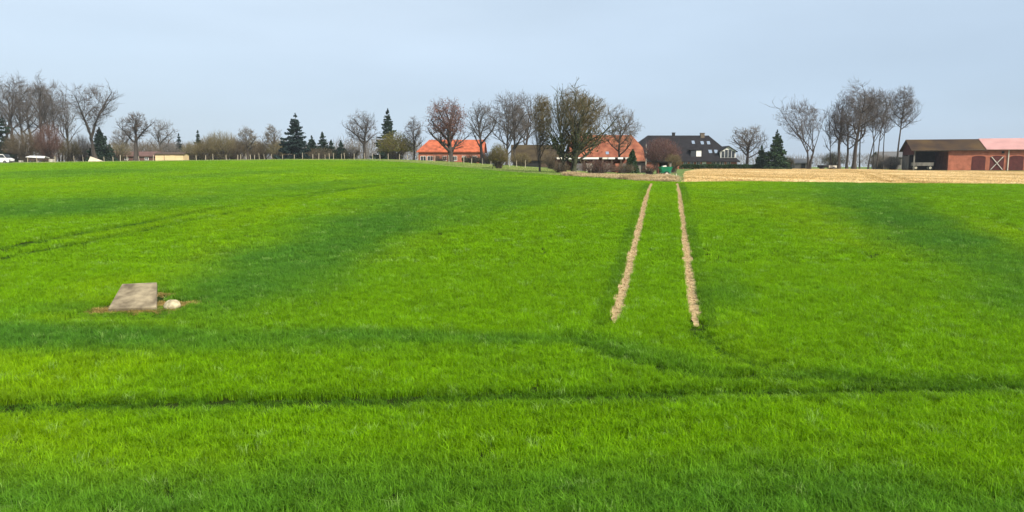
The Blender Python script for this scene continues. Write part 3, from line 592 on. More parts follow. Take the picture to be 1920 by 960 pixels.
def conifer(name, label, px, Y, toprow, half, seed, mt_='needle', n=5200, group=None, full=0.0, baserow=None):
    n = int(n * 1.35)
    rng = np.random.default_rng(seed); x = gx(px, Y); z0 = hz1(x, Y); H = pt(px, toprow, Y)[2] - z0; Rm = half / F * Y
    tr_ = Acc(); f = np.linspace(0, 1, 9); tube(tr_, np.stack([0 * f, 0 * f, -0.2 + f * (H * 0.98 + 0.2)], 1), (0.022 * H + 0.04) * (1 - f * 0.93), 7)
    ac = Acc(); nb = int(60 + 4.5 * H); P_ = []; S_ = []
    hs = np.sort(rng.uniform(0, 1, nb) ** 1.15); az = np.arange(nb) * 2.4 + rng.normal(0, 0.4, nb)
    for h, a in zip(hs, az):
        zz = H * (0.05 + 0.92 * h); ln = Rm * ((1 - h) ** 0.80 * rng.uniform(0.5, 1.12) * (1 + 0.22 * math.cos(a - seed)) + 0.03); s_ = np.linspace(0, 1, 6)
        bp = np.stack([np.cos(a) * ln * s_, np.sin(a) * ln * s_, zz - ln * 0.28 * s_ + ln * 0.20 * s_ ** 3], 1)
        tube(tr_, bp, 0.045 * (1 - 0.8 * s_) * min(1, ln), 3)
        k = int(n / nb * (0.35 + 1.3 * (1 - h))); ss = rng.uniform(0.08, 1, k) ** 0.75; b0 = np.stack([np.interp(ss, s_, bp[:, i]) for i in range(3)], 1)
        wd = ln * 0.26 * (1 - 0.75 * ss) + 0.08; lat = rng.normal(0, 1, k) * wd; b0[:, 0] += -np.sin(a) * lat; b0[:, 1] += np.cos(a) * lat; b0[:, 2] -= np.abs(rng.normal(0, 0.10 + full * 0.2, k)) * (1 + ln * 0.15) + 0.12 * np.abs(lat)
        P_.append(b0); S_.append(np.full(k, 0.17 + 0.035 * ln))
    P_ = np.concatenate(P_); P_[:, 2] = np.clip(P_[:, 2], 0.12, H); S_ = np.concatenate(S_); leaves(ac, P_, S_, rng, 0.35)
    tipn = 60; tz = rng.uniform(0.93, 1.0, tipn) * H; leaves(ac, np.stack([rng.normal(0, 0.05, tipn), rng.normal(0, 0.05, tipn), tz], 1), np.full(tipn, 0.13), rng)
    root = empty(name, (x, Y, z0), 0, label, 'tree', group); V, T = tr_.get(); link('trunk', meshdata('trunk', V, T, 'bark', True), root); V, T = ac.get(); link('crown', meshdata('crown', V, T, mt_), root); return root

def bush(name, label, px, Y, toprow, half, seed, twig='twig_brown', n=2600, tr=0.016, leaf=None, nleaf=0, lsize=0.14, group=None, cat='shrub', depth=None, zlo=0.04, point=1.0):
    rng = np.random.default_rng(seed); x = gx(px, Y); z0 = hz1(x, Y); H = pt(px, toprow, Y)[2] - z0; Rm = half / F * Y; Dp = depth or Rm
    st = Acc(); cr = Acc(); ns = 46; E = []
    lump = rng.normal(size=(7, 3)); lump /= np.linalg.norm(lump, axis=1)[:, None]
    def env(n_):
        d = unit(rng.normal(size=(n_, 3))); d[:, 2] = np.abs(d[:, 2]) * 1.0 - 0.25; d = unit(d)
        k = 0.80 + 0.22 * np.max(d @ lump.T, axis=1) ** 3 + rng.normal(0, 0.04, n_)
        return d, k
    d, k = env(ns); tips = d * (k * rng.uniform(0.55, 0.95, ns))[:, None] * np.array([Rm, Dp, H * 0.60]) + np.array([0, 0, H * 0.40]); tips[:, 2] = np.clip(tips[:, 2], H * 0.15, H)
    for t_ in tips:
        b0 = np.array([rng.normal(0, Rm * 0.16), rng.normal(0, Dp * 0.16), -0.1]); s_ = np.linspace(0, 1, 6)[:, None]
        pth = b0 + (t_ - b0) * np.concatenate([s_ ** 1.25, s_ ** 1.25, s_ ** 0.9], 1) + np.concatenate([np.zeros((1, 3)), rng.normal(0, 0.05 * Rm, (5, 3))]); tube(st, pth, (0.05 + 0.004 * H) * (1 - 0.75 * s_[:, 0]), 4); E.append(pth)
    E = np.array(E); pk = rng.integers(0, ns, n); g = rng.uniform(0.25, 1, n); i = np.minimum((g * 5).astype(int), 4); p = E[pk, i] + (E[pk, i + 1] - E[pk, i]) * (g * 5 - i)[:, None]
    half_n = n // 2; d, k = env(half_n); p[:half_n] = d * (k * rng.uniform(0.45, 0.92, half_n))[:, None] * np.array([Rm, Dp, H * 0.60]) + np.array([0, 0, H * 0.38]); p[:, 2] = np.maximum(p[:, 2], H * zlo)
    out = unit(p - np.array([0, 0, H * 0.25])); sticks(cr, p, out + rng.normal(0, 0.45, (n, 3)) + np.array([0, 0, 0.5]), np.minimum(H * 0.18, 1.4) * rng.uniform(0.5, 1.2, n), np.full(n, tr) * rng.uniform(0.7, 1.3, n), rng)
    root = empty(name, (x, Y, z0), 0, label, cat, group); V, T = st.get(); link('stems', meshdata('stems', V, T, 'bark', True), root); V, T = cr.get(); V[:, 2] = np.clip(V[:, 2], 0.0, H * 1.03); link('crown', meshdata('crown', V, T, twig), root)
    if leaf:
        lv = Acc(); d, k = env(nleaf); pp = d * (k * rng.uniform(0.35, 1, nleaf) ** 0.6)[:, None] * np.array([Rm, Dp, H * 0.60]) + np.array([0, 0, H * 0.40]); pp[:, 2] = np.clip(pp[:, 2], 0.12, H)
        leaves(lv, pp, lsize, rng); V, T = lv.get(); link('foliage', meshdata('foliage', V, T, leaf), root)
    return root

# wood on the left
conifer('spruce', 'very dark spruce at the end of the fence, beside the tall bare wood', -2, 176, 194, 38, 101, 'needle', 5400)
LW = 'tall bare trees of the wood behind the fence'
deciduous('bare_tree', 'tall bare tree with upswept limbs next to the dark spruce in the left wood', 28, 186, 132, -8, 62, 'upright', 1, group=LW)
deciduous('bare_tree', 'tall bare tree in the left wood, behind the brown shrub', 48, 193, 140, 18, 84, 'tall', 2, group=LW)
deciduous('bare_tree', 'tallest bare tree of the left wood with a forked top above the reddish shrub', 82, 184, 133, 54, 112, 'tall', 3, group=LW, r0=0.42)
deciduous('bare_tree', 'slender bare tree with twin stems at the open end of the left wood', 115, 182, 147, 92, 138, 'tall', 4, stems=2, group=LW)
deciduous('bare_tree', 'thin bare tree between the forked one and the twin stemmed one', 98, 196, 160, 76, 124, 'upright', 5, group=LW, ntw=2600)
deciduous('bare_tree', 'slim bare tree behind the spruce, with dense fine twigs', 6, 200, 140, -30, 40, 'upright', 6, group=LW, ntw=3000)
deciduous('bare_tree', 'bare tree with a broad fan of twigs at the back of the left wood', 62, 206, 146, 30, 96, 'tall', 70, 'twig_far', group=LW, ntw=2200)
deciduous('bare_tree', 'short bare tree filling the gap below the twin stemmed tree', 130, 198, 176, 108, 152, 'upright', 71, 'twig_far', group=LW, ntw=1800)
deciduous('bare_tree', 'straight trunked bare tree at the back of the wood behind the reddish shrub', 90, 208, 150, 64, 122, 'high', 72, 'twig_far', group=LW, ntw=2000)
bush('shrub', 'reddish brown bare shrub under the tall trees behind the fence', 92, 178, 224, 32, 11, 'twig_red', 5200)
bush('shrub', 'brown bare shrub beside the dark spruce behind the fence', 48, 176, 236, 36, 12, 'twig_brown', 5200)
bush('shrub', 'low olive brown shrub below the twin stemmed tree', 132, 180, 252, 22, 13, 'twig_olive', 1800)
deciduous('wide_bare_tree', 'wide bare tree with three spreading limbs standing free of the left wood', 180, 174, 149, 130, 238, 'fork', 8, r0=0.55, ntw=4200)
conifer('yew_tree', 'dark green yew beside the trunk of the wide forked tree', 190, 177, 238, 32, 14, 'needle', 3800, full=1.0)
bush('shrub', 'dark grey brown brush between the wide forked tree and the reddish shrub', 156, 184, 250, 24, 77, 'twig_far', 2600)
deciduous('bare_tree', 'faint bare tree behind the brown thicket, between the pollard and the wide forked tree', 232, 215, 236, 206, 258, 'upright', 78, 'twig_far', ntw=2200)
bush('shrub', 'tan shrub between the wide forked tree and the pollard', 222, 182, 262, 26, 15, 'twig_tan', 1800)
deciduous('pollard_tree', 'short knobbly pollard tree with a bent trunk near the cream shed', 256, 168, 206, 228, 288, 'pollard', 9, r0=0.42, ntw=3000, tr=0.02)
bush('shrub', 'brown thicket behind the low red brick house by the pollard', 270, 205, 258, 42, 16, 'twig_brown', 2400)
deciduous('bare_tree', 'pale bare tree behind the cream shed', 306, 225, 220, 280, 336, 'upright', 10, 'twig_far', group='pale bare trees behind the cream shed', ntw=2200, tr=0.02)
conifer('spruce', 'small far spruce behind the right end of the cream shed', 338, 215, 250, 13, 102, 'needle_blue', 1600)
bush('shrub', 'grey brown bare shrub behind the roof of the cream shed', 318, 212, 258, 26, 17, 'twig_far', 2000)
conifer('spruce', 'small dark spruce at the start of the olive grey thicket beyond the fence', 374, 190, 244, 14, 103, 'needle', 1900)
for i, (px, tp, hf, tw, lb) in enumerate([(388, 252, 27, 'twig_olive', 'olive grey bare shrub round the foot of the small dark spruce'), (418, 239, 30, 'twig_tan', 'rounded olive grey shrub, the highest in the thicket behind the fence'),
        (448, 256, 22, 'twig_brown', 'low brown shrub between the rounded olive shrub and the slender trees'), (520, 256, 22, 'twig_tan', 'tan shrub right beside the big dark spruce behind the fence'), (492, 264, 24, 'twig_brown', 'low brown shrub between the two slender olive trees')]):
    bush('shrub', lb, px, 178 + i, tp, hf, 20 + i, tw, 2300)
for px, tp, hf, tw, lb, sd_ in [(402, 247, 26, 'twig_olive', 'dense olive shrub between the small dark spruce and the rounded shrub', 83), (436, 246, 26, 'twig_olive', 'dense olive shrub behind the low brown one in the thicket', 84),
        (478, 254, 28, 'twig_tan', 'dense yellowish shrub behind the slender olive trees', 85), (536, 262, 20, 'twig_olive', 'olive shrub at the foot of the big dark spruce', 86), (360, 262, 20, 'twig_tan', 'yellowish shrub beyond the right end of the cream shed', 87)]:
    bush('shrub', lb, px, 186, tp, hf, sd_, tw, 2200, tr=0.02)
deciduous('bare_tree', 'slender olive brown bare tree rising from the thicket by the fence', 466, 180, 234, 446, 490, 'upright', 31, 'twig_pale', ntw=2600)
deciduous('bare_tree', 'narrow bare tree with a pointed top near the big dark spruce', 511, 181, 231, 492, 528, 'upright', 32, 'twig_pale', ntw=2600)
conifer('spruce', 'big dark broad spruce standing alone behind the post fence', 557, 172, 212, 36, 104, 'needle_blue', 8600)
for px, tp, hf, lb, sd_ in [(586, 254, 20, 'small dark spruce tucked beside the big broad one', 105), (606, 247, 22, 'middle sized dark spruce, second from the big broad one', 106), (622, 262, 17, 'low dark spruce behind the middle sized one', 107), (640, 263, 17, 'small dark spruce at the end of the spruce row, next to the rounded bare tree', 108)]:
    conifer('spruce', lb, px, 186, tp, hf, sd_, 'needle', 3000, full=0.6)
bush('shrub', 'dark brown low shrub among the small spruces', 598, 176, 274, 34, 27, 'twig_brown', 1900)
deciduous('bare_tree', 'rounded bare tree with curved limbs between the small spruces and the fir', 684, 176, 204, 645, 716, 'spread', 33, r0=0.36, ntw=3600)
conifer('fir_tree', 'tall dark fir rising behind the olive green willow', 729, 190, 203, 29, 109, 'needle', 5400)
bush('willow_bush', 'rounded olive green willow bush left of the small orange roofed house', 744, 168, 244, 38, 28, 'twig_olive', 3400, leaf='leaf_olive', nleaf=2600)
bush('shrub', 'low brown shrub at the foot of the rounded bare tree', 660, 182, 272, 22, 29, 'twig_brown', 1500)
deciduous('bare_tree', 'thin leaning bare tree at the corner of the small orange roofed house', 777, 166, 216, 756, 800, 'tall', 34, 'twig_grey', ntw=2000, r0=0.2)
deciduous('rusty_oak', 'oak keeping its rusty leaves in front of the small orange roofed house', 846, 158, 182, 794, 884, 'dense', 35, 'twig_red', leaf='leaf_rust', nleaf=3200, lsize=0.14, r0=0.45, ntw=4200)
deciduous('bare_tree', 'grey bare tree just right of the rusty oak', 905, 160, 180, 870, 940, 'upright', 36, 'twig_grey')
deciduous('bare_tree', 'bushy bare tree with outward limbs left of the mossy barn roof', 950, 168, 168, 908, 996, 'dense', 37, 'twig_grey', ntw=4600)
deciduous('bare_tree', 'straight dark stemmed bare tree behind the mossy barn', 982, 186, 170, 954, 1014, 'upright', 38, 'twig_grey')
deciduous('bare_tree', 'bare tree with fine upright twigs beside the bushy tree left of the mossy barn', 966, 152, 178, 940, 1000, 'upright', 73, 'twig_grey', ntw=3400)
bush('shrub', 'olive brown shrub in front of the mossy barn roof', 976, 150, 284, 26, 74, 'twig_olive', 2600)
bush('shrub', 'brown shrub between the mossy barn and the big ivy clad tree', 1034, 140, 282, 22, 75, 'twig_brown', 2600)
bush('shrub', 'dark brown brush under the grey tree beside the small brick house', 916, 172, 282, 20, 76, 'twig_brown', 2000)
bush('shrub', 'thin brown brush in front of the windows of the small brick house', 826, 178, 288, 24, 79, 'twig_red', 1100)
bush('shrub', 'pale brown brush beside the end wall of the small brick house', 884, 176, 286, 20, 80, 'twig_pale', 1100)
bush('round_shrub', 'rounded olive green shrub standing alone in the pale meadow', 934, 112, 268, 21, 30, 'twig_olive', 3600, tr=0.012, leaf='leaf_olive', nleaf=900, lsize=0.08)
deciduous('olive_tree', 'slim olive brown twin stemmed tree beside the big ivy clad tree', 1012, 98, 168, 994, 1036, 'dense', 39, 'twig_olive', stems=2, r0=0.2, ntw=7500, tr=0.012)
deciduous('big_ivy_tree', 'big wide olive brown tree with several ivy clad trunks at the end of the crop', 1066, 92, 154, 1020, 1148, 'dense', 40, 'twig_olive', 'bark_ivy', stems=4, r0=0.5, ntw=13000, tr=0.0125, ivy=1600)
deciduous('bare_tree', 'bare tree with a rounded crown in front of the large orange roof', 1162, 128, 196, 1126, 1204, 'spread', 41, 'twig_brown', r0=0.26, ntw=3600, tr=0.014)
bush('shrub', 'bare brown brushwood at the foot of the big ivy clad tree', 1120, 86, 296, 46, 42, 'twig_red', 2600, tr=0.010, depth=2.0)
bush('shrub', 'low grey brown brush in front of the small dark spruce and the stable', 1168, 92, 303, 30, 81, 'twig_brown', 1700, tr=0.009, depth=1.5)
bush('shrub', 'reddish brown brush between the black lean-to and the green trailer', 1218, 94, 306, 16, 82, 'twig_red', 1100, tr=0.009, depth=1.2)
bush('shrub', 'low bare bramble below the big orange roof, above the dry reeds', 1052, 90, 300, 20, 43, 'twig_brown', 1600, tr=0.010)
conifer('spruce', 'small dark spruce by the black lean-to next to the orange roofed barn', 1186, 112, 280, 16, 110, 'needle_green', 2600)
bush('purple_tree', 'rounded purple brown tree in front of the dark roofed farmhouse', 1240, 150, 253, 38, 44, 'twig_red', 4200, leaf='leaf_purple', nleaf=1800, lsize=0.12, cat='tree')
bush('shrub', 'olive brown shrub below the purple tree beside the dark shelter', 1262, 122, 284, 17, 45, 'twig_olive', 2200, tr=0.012)
deciduous('bare_tree', 'small round crowned bare tree between the farmhouse and the right spruces', 1401, 172, 232, 1366, 1440, 'spread', 46, 'twig_brown', r0=0.32, ntw=3800)
conifer('spruce', 'pointed broad spruce behind the right end of the hedge', 1455, 165, 243, 29, 111, 'needle_green', 6200, full=0.5)
conifer('spruce', 'small spruce tucked beside the pointed broad one at the hedge', 1427, 170, 272, 18, 112, 'needle_green', 2200, full=0.5)
bush('shrub', 'tan shrub between the spruces and the grey shed roof', 1478, 172, 290, 14, 47, 'twig_tan', 1300)
RG = 'tall bare trees of the grove beside the brick barn'
deciduous('bare_tree', 'wide twin stemmed bare tree leaning away from the grove by the barn', 1517, 164, 176, 1448, 1548, 'fork', 61, stems=2, r0=0.5, ntw=3600, group=RG)
deciduous('bare_tree', 'slim bare tree with low side branches inside the grove', 1574, 166, 168, 1545, 1602, 'tall', 52, r0=0.3, ntw=2600, group=RG)
deciduous('bare_tree', 'tallest bare tree of the grove with a stout straight trunk', 1601, 162, 145, 1556, 1646, 'tall', 53, r0=0.38, ntw=3200, group=RG)
deciduous('bare_tree', 'leaning bare tree right next to the stout tallest trunk', 1588, 172, 190, 1560, 1618, 'tall', 54, r0=0.28, ntw=2400, group=RG)
deciduous('bare_tree', 'slender bare tree with high branches, in the close pair of the grove', 1628, 164, 158, 1606, 1652, 'high', 55, r0=0.28, group=RG, ntw=3000)
deciduous('bare_tree', 'dark slender bare tree with twin stems on the barn side of the grove', 1641, 163, 156, 1618, 1672, 'tall', 56, stems=2, r0=0.30, ntw=2400, group=RG)
deciduous('bare_tree', 'lone tall bare tree with a long clean trunk beside the brick barn', 1681, 166, 155, 1660, 1717, 'high', 57, r0=0.32, ntw=4200)
deciduous('bare_tree', 'thin leaning bare tree between the wide twin stemmed tree and the grove', 1562, 170, 196, 1538, 1590, 'tall', 58, r0=0.24, ntw=1800, group=RG, lean=-0.12)
deciduous('bare_tree', 'straight thin bare stem just behind the stout tallest trunk', 1612, 174, 166, 1588, 1638, 'high', 59, r0=0.26, ntw=1900, group=RG)
deciduous('bare_tree', 'thin pale bare stem on the barn side of the close pair', 1656, 172, 172, 1634, 1680, 'high', 60, r0=0.22, ntw=1900, group=RG)
bush('shrub', 'pinkish tan bare shrub below the grove by the white box', 1562, 178, 280, 24, 48, 'twig_tan', 2800)
bush('shrub', 'grey brown shrub between the grove and the barn', 1652, 175, 286, 26, 49, 'twig_far', 3600)
bush('shrub', 'low grey shrub at the gable end of the brick barn', 1672, 160, 289, 19, 50, 'twig_far', 2600)

# far wood that closes the gaps between the trees
def far_wood(name, label, t0, t1, Y0, h0, n, seed):
    rng = np.random.default_rng(seed); ac = Acc(); t = rng.uniform(t0, t1, n); Y = Y0 * rng.uniform(0.95, 1.15, n); X = t * Y
    hh = h0 * (0.45 + 0.75 * fbm(X * 0.05, Y * 0 + seed, seed)); z = hz(X, Y) + hh * rng.uniform(0, 0.85, n)
    sticks(ac, np.stack([X, Y, z], 1), rng.normal(0, 0.35, (n, 3)) + np.array([0, 0, 1.0]), rng.uniform(1.6, 3.6, n), np.full(n, 0.085), rng)
    V, T = ac.get(); return tag(link(name, meshdata(name, V, T, 'twig_far')), label, 'woodland', None, 'stuff')
far_wood('far_woodland', 'hazy far woodland behind the fence and the left wood', -0.9, -0.12, 300, 11, 20000, 1)
far_wood('far_woodland', 'hazy far woodland behind the barn and the farmhouse', -0.12, 0.95, 420, 8, 12000, 2)

# ------------------------------------------------------------------ buildings
def window(par, x, z, w, h, y, frame='white', pane='glass', cols=2):
    """window on a wall that faces local -Y at depth y"""
    f = MB(); b = 0.09
    f.box(x - w/2, x + w/2, y - 0.07, y + 0.02, z, z + b).box(x - w/2, x + w/2, y - 0.07, y + 0.02, z + h - b, z + h)
    f.box(x - w/2, x - w/2 + b, y - 0.07, y + 0.02, z + b, z + h - b).box(x + w/2 - b, x + w/2, y - 0.07, y + 0.02, z + b, z + h - b)
    for i in range(1, cols): xx = x - w/2 + w * i / cols; f.box(xx - 0.035, xx + 0.035, y - 0.06, y + 0.02, z + b, z + h - b)
    wn = MB().box(x - w/2 + b, x + w/2 - b, y - 0.025, y + 0.02, z + b, z + h - b).build('window', pane, par)
    f.build('frame', frame, wn); return wn
def house(name, label, cat, px0, px1, Y, yaw, depth, eaverow, ridgerow, hips, wall, roof, over=0.5, baserow=None, thick=0.22, gable=None, part_roofs=None):
    """hips: per end (inset of ridge, height fraction where the hip starts; 1 = plain gable, 0 = full hip)"""
    xa, xb = gx(px0, Y), gx(px1, Y); xc = (xa + xb) / 2; Lh = (xb - xa) / 2 - over; pxc = (px0 + px1) / 2
    z0 = min(hz1(xa, Y), hz1(xb, Y), hz1(xc, Y + depth)) - 0.1
    ze = pt(pxc, eaverow, Y - over)[2] - z0; zr = pt(pxc, ridgerow, Y + depth / 2)[2] - z0
    root = empty(name, (xc, Y, z0), yaw, label, cat); D = depth
    sl_ = (zr - ze) / (D / 2 + over); zw = ze + sl_ * over - thick            # wall top under the roof plane
    MB().box(-Lh, Lh, 0, D, 0, zw).build('wall', wall, root)
    rf = MB(); xe = (-Lh - over, Lh + over); mid = D / 2
    def yz(fr): return (-over + (mid + over) * fr, D + over - (mid + over) * fr, ze + (zr - ze) * fr)
    rl, rr = xe[0] + hips[0][0], xe[1] - hips[1][0]
    fl, fr = hips[0][1], hips[1][1]
    front = [(xe[0], -over, ze), (xe[1], -over, ze)]; back = [(xe[0], D + over, ze), (xe[1], D + over, ze)]
    yfr = yz(fr); yfl = yz(fl)
    if 0 < fr < 1: front.append((xe[1], yfr[0], yfr[2])); back.append((xe[1], yfr[1], yfr[2]))
    front.append((rr, mid, zr)); back.append((rr, mid, zr)); front.append((rl, mid, zr)); back.append((rl, mid, zr))
    if 0 < fl < 1: front.append((xe[0], yfl[0], yfl[2])); back.append((xe[0], yfl[1], yfl[2]))
    rf.prism(front, (0, 0, -thick)); rf.prism(back, (0, 0, -thick))
    if fl < 1: rf.prism([(xe[0], yfl[0], yfl[2]), (rl, mid, zr), (xe[0], yfl[1], yfl[2])], (0, 0, -thick))
    if fr < 1: rf.prism([(xe[1], yfr[0], yfr[2]), (rr, mid, zr), (xe[1], yfr[1], yfr[2])], (0, 0, -thick))
    ro = rf.build('roof', roof, root)
    for sgn, fx in ((-1, fl), (1, fr)):
        if fx > 0:
            def wz(y): return ze + sl_ * (y + over) - thick - 0.02
            f2 = min(fx, 0.97); yt_ = yz(f2)[0]; zt = wz(yt_); x_ = sgn * Lh
            MB().prism([(x_, 0.0, zw - 0.01), (x_, yt_, zt), (x_, D - yt_, zt), (x_, D, zw - 0.01)], (-sgn * 0.3, 0, 0)).build('gable', gable or wall, root)
    ro['rd'] = 0; del ro['rd']
    return root, ro, dict(L=Lh, ze=ze, zr=zr, zw=zw, D=D, sl=sl_, over=over)
def skylight(ro, I, x, fr, w, h, m='skyglass'):
    """window lying in the front roof plane at slope fraction fr"""
    y = -I['over'] + (I['D'] / 2 + I['over']) * fr; z = I['ze'] + (I['zr'] - I['ze']) * fr
    a = math.atan(I['sl']); u = Vector((0, math.cos(a), math.sin(a))); nn = Vector((0, -math.sin(a), math.cos(a))); c = Vector((x, y, z))
    q = [c + Vector((-w/2, 0, 0)) - u*h/2, c + Vector((w/2, 0, 0)) - u*h/2, c + Vector((w/2, 0, 0)) + u*h/2, c + Vector((-w/2, 0, 0)) + u*h/2]
    return MB().prism([p + nn * 0.09 for p in q], -nn * 0.12).build('skylight', m, ro)
def chimney(ro, x, y, z0, z1, w, m='brick_dark'):
    MB().box(x - w/2, x + w/2, y - w/2, y + w/2, z0, z1).box(x - w/2 - 0.08, x + w/2 + 0.08, y - w/2 - 0.08, y + w/2 + 0.08, z1 + 0.003, z1 + 0.15).build('chimney', m, ro)

# small orange roofed house
h, ro, I = house('brick_house', 'small brick house with a bright orange tiled roof behind the rusty oak', 'house', 781, 908, 192, R(-3), 9.0, 284, 262, [(2.6, 0.0), (0.6, 0.75)], 'brick', 'orange_tile')
for x, w, c in ((-7.0, 1.5, 2), (-5.2, 1.5, 2), (-1.5, 1.1, 2), (1.2, 1.1, 2), (3.6, 1.1, 2), (6.3, 1.3, 2)): window(h, x, 0.95, w, 1.25, 0.0, cols=c)
MB().box(-3.7, -2.8, -0.05, 0.03, 0.1, 2.15).build('door', 'brown_wood', h); MB().box(-8.2, -6.0, -0.12, -0.08, 0.12, 0.75).build('planter_board', 'off_white', h)
# mossy long barn behind the trees
h, ro, I = house('mossy_barn', 'long low barn with a mossy brown roof behind the slim olive tree', 'barn', 958, 1060, 172, 0, 11.0, 300, 271.5, [(0.0, 1.0), (0.0, 1.0)], 'brown_wood', 'moss_roof')
MB().box(-3.0, 0.6, -0.05, 0.03, 0.1, 2.1).build('door', 'black', h)
# large orange roofed barn house
h, ro, I = house('orange_barn_house', 'large barn house with a high red orange tiled roof beside the dark farmhouse', 'house', 1070, 1210, 165, R(2), 12.0, 301, 253, [(1.5, 0.55), (2.0, 0.5)], 'brick', 'red_tile')
for x in (-5.2, -2.6, 0.4, 3.4, 5.6): window(h, x, 0.4, 1.0, 0.9, 0.0)
skylight(ro, I, 0.0, 0.28, 0.7, 0.9)
# low open stable with a white fascia in front of it
xs0, xs1, Ys = gx(1044, 118), gx(1182, 118), 118
st = empty('open_stable', ((xs0 + xs1) / 2, Ys, hz1((xs0 + xs1) / 2, Ys) - 0.1), 0, 'low open stable with a white roof edge and dark bays under the large orange roof', 'stable'); hw = (xs1 - xs0) / 2
zt = pt(1110, 296, Ys)[2] - st.location.z
MB().box(-hw, hw, 0.2, 4.2, zt - 0.02, zt + 0.12).build('roof', 'grey_metal', st); MB().box(-hw, hw, 4.0, 4.15, 0, zt - 0.02).build('back_wall', 'brick_dark', st)
rngb = np.random.default_rng(3); xx = -hw; i = 0
for a, b in ((0, .14), (.155, .25), (.29, .57), (.62, .69), (.70, .79), (.83, .9), (.93, .99)):
    MB().box(-hw + a*2*hw, -hw + b*2*hw, 0.10, 0.18, zt - 0.20, zt + 0.08).build('fascia', 'white' if i % 3 else 'off_white', st); i += 1
for k in range(9): MB().box(-hw + k * hw / 4 - 0.09, -hw + k * hw / 4 + 0.09, 0.22, 0.40, 0, zt - 0.025).build('post', 'brown_wood', st)
for a, b, m_ in ((.02, .12, 'grey_wood'), (.26, .37, 'grey_metal'), (.40, .49, 'off_white'), (.64, .75, 'grey_wood'), (.80, .88, 'brick'), (.9, .98, 'grey_wood')):
    MB().box(-hw + a*2*hw, -hw + b*2*hw, 0.45, 0.55, 0.02, zt * 0.62).build('side_panel', m_, st)
# black lean-to
Yk = 116; xk = gx(1197, Yk); zk = hz1(xk, Yk) - 0.05; tk = pt(1197, 303, Yk)[2] - zk
lt = empty('black_lean_to', (xk, Yk, zk), 0, 'black boarded lean-to shed beside the small dark spruce', 'shed')
MB().prism([(-1.1, 0, 0), (1.1, 0, 0), (1.1, 0, tk), (-1.1, 0, tk - 0.25)], (0, 2.4, 0)).build('wall', 'black', lt)
MB().prism([(-1.35, -0.25, tk - 0.20), (1.35, -0.25, tk + 0.10), (1.35, 2.6, tk + 0.10), (-1.35, 2.6, tk - 0.20)], (0, 0, 0.1)).build('roof', 'brown_wood', lt)
MB().box(-0.5, 0.4, -0.05, 0.02, 0.05, tk - 0.6).build('door', 'grey_wood', lt)
# dark roofed farmhouse
h, ro, I = house('farmhouse', 'long brick farmhouse with a dark tiled roof, skylights and two chimneys', 'farmhouse', 1203, 1386, 190, 0, 13.5, 302, 254, [(2.6, 0.70), (6.3, 0.0)], 'brick', 'slate', over=0.6)
def fx(px): return gx(px, 190) - h.location.x
for px, fr_, w in ((1306, .72, .75), (1323, .70, 0.8), (1335, .70, 0.8), (1334, .36, .85), (1345, .36, .85)): skylight(ro, I, fx(px) + 0.1, fr_, w, 1.25)
chimney(ro, fx(1272), 6.75, I['zr'] - 1.0, I['zr'] + 0.6, 0.7, 'black'); chimney(ro, fx(1327), 6.5, I['zr'] - 1.0, I['zr'] + 0.5, 1.0, 'concrete_dark')
# dormer with a white door leaf
dz0 = I['ze'] + 0.5; dz1 = dz0 + 2.25; x0d, x1d = fx(1295), fx(1316)
dm = MB().box(x0d, x1d, 0.75, 4.5, dz0 - 0.6, dz1).build('dormer', 'slate', ro); MB().box(fx(1306), fx(1315.5), 0.68, 0.745, dz0 - 0.1, dz1 - 0.08).build('dormer_door', 'white', dm)
MB().box(x0d + 0.1, fx(1305.5), 0.69, 0.745, dz0, dz1 - 0.15).build('dormer_cheek_shade', 'glass', dm); MB().box(x0d - 0.2, x1d + 0.2, 0.5, 4.8, dz1 + 0.003, dz1 + 0.13).build('dormer_roof', 'slate', dm)  # dark glass sheet stands in for the shaded dormer cheek
# glazed gable dormer at the far end
gx0, gx1 = fx(1351), fx(1379); gm = (gx0 + gx1) / 2; gz0 = I['ze'] + 0.15; gz1 = I['ze'] + 2.6; gzr = gz1 + 1.05
gd = MB().prism([(gx0, 0.3, gz0), (gx1, 0.3, gz0), (gx1, 0.3, gz1), (gm, 0.3, gzr), (gx0, 0.3, gz1)], (0, 4.5, 0)).build('gable_dormer', 'white', ro)
for k in range(4):
    a = gx0 + 0.22 + k * (gx1 - gx0 - 0.3) / 4; MB().box(a, a + (gx1 - gx0) / 4 - 0.22, 0.24, 0.29, gz0 + 0.75, gz1 + (0.25 if k in (1, 2) else -0.1)).build('pane', 'glass', gd)
MB().prism([(gx0 - 0.45, -0.15, gz1 - 0.35), (gm, -0.15, gzr + 0.06), (gm, 6.2, gzr + 0.06), (gx0 - 0.45, 6.2, gz1 - 0.35)], (0, 0, 0.16)).prism([(gx1 + 0.45, -0.15, gz1 - 0.35), (gm, -0.15, gzr + 0.06), (gm, 6.2, gzr + 0.06), (gx1 + 0.45, 6.2, gz1 - 0.35)], (0, 0, 0.16)).build('dormer_roof', 'slate', gd)
for px in (1285, 1297, 1309, 1338, 1346, 1354, 1366): window(h, fx(px), 0.75, 0.95, 1.15, 0.0)
MB().box(fx(1320) - 0.5, fx(1320) + 0.5, -0.05, 0.03, 0.1, 2.1).build('door', 'white', h)
MB().cyl((fx(1210), -0.72, 0.0), (fx(1210), -0.72, 6.2), 0.08).build('downpipe', 'off_white', h)
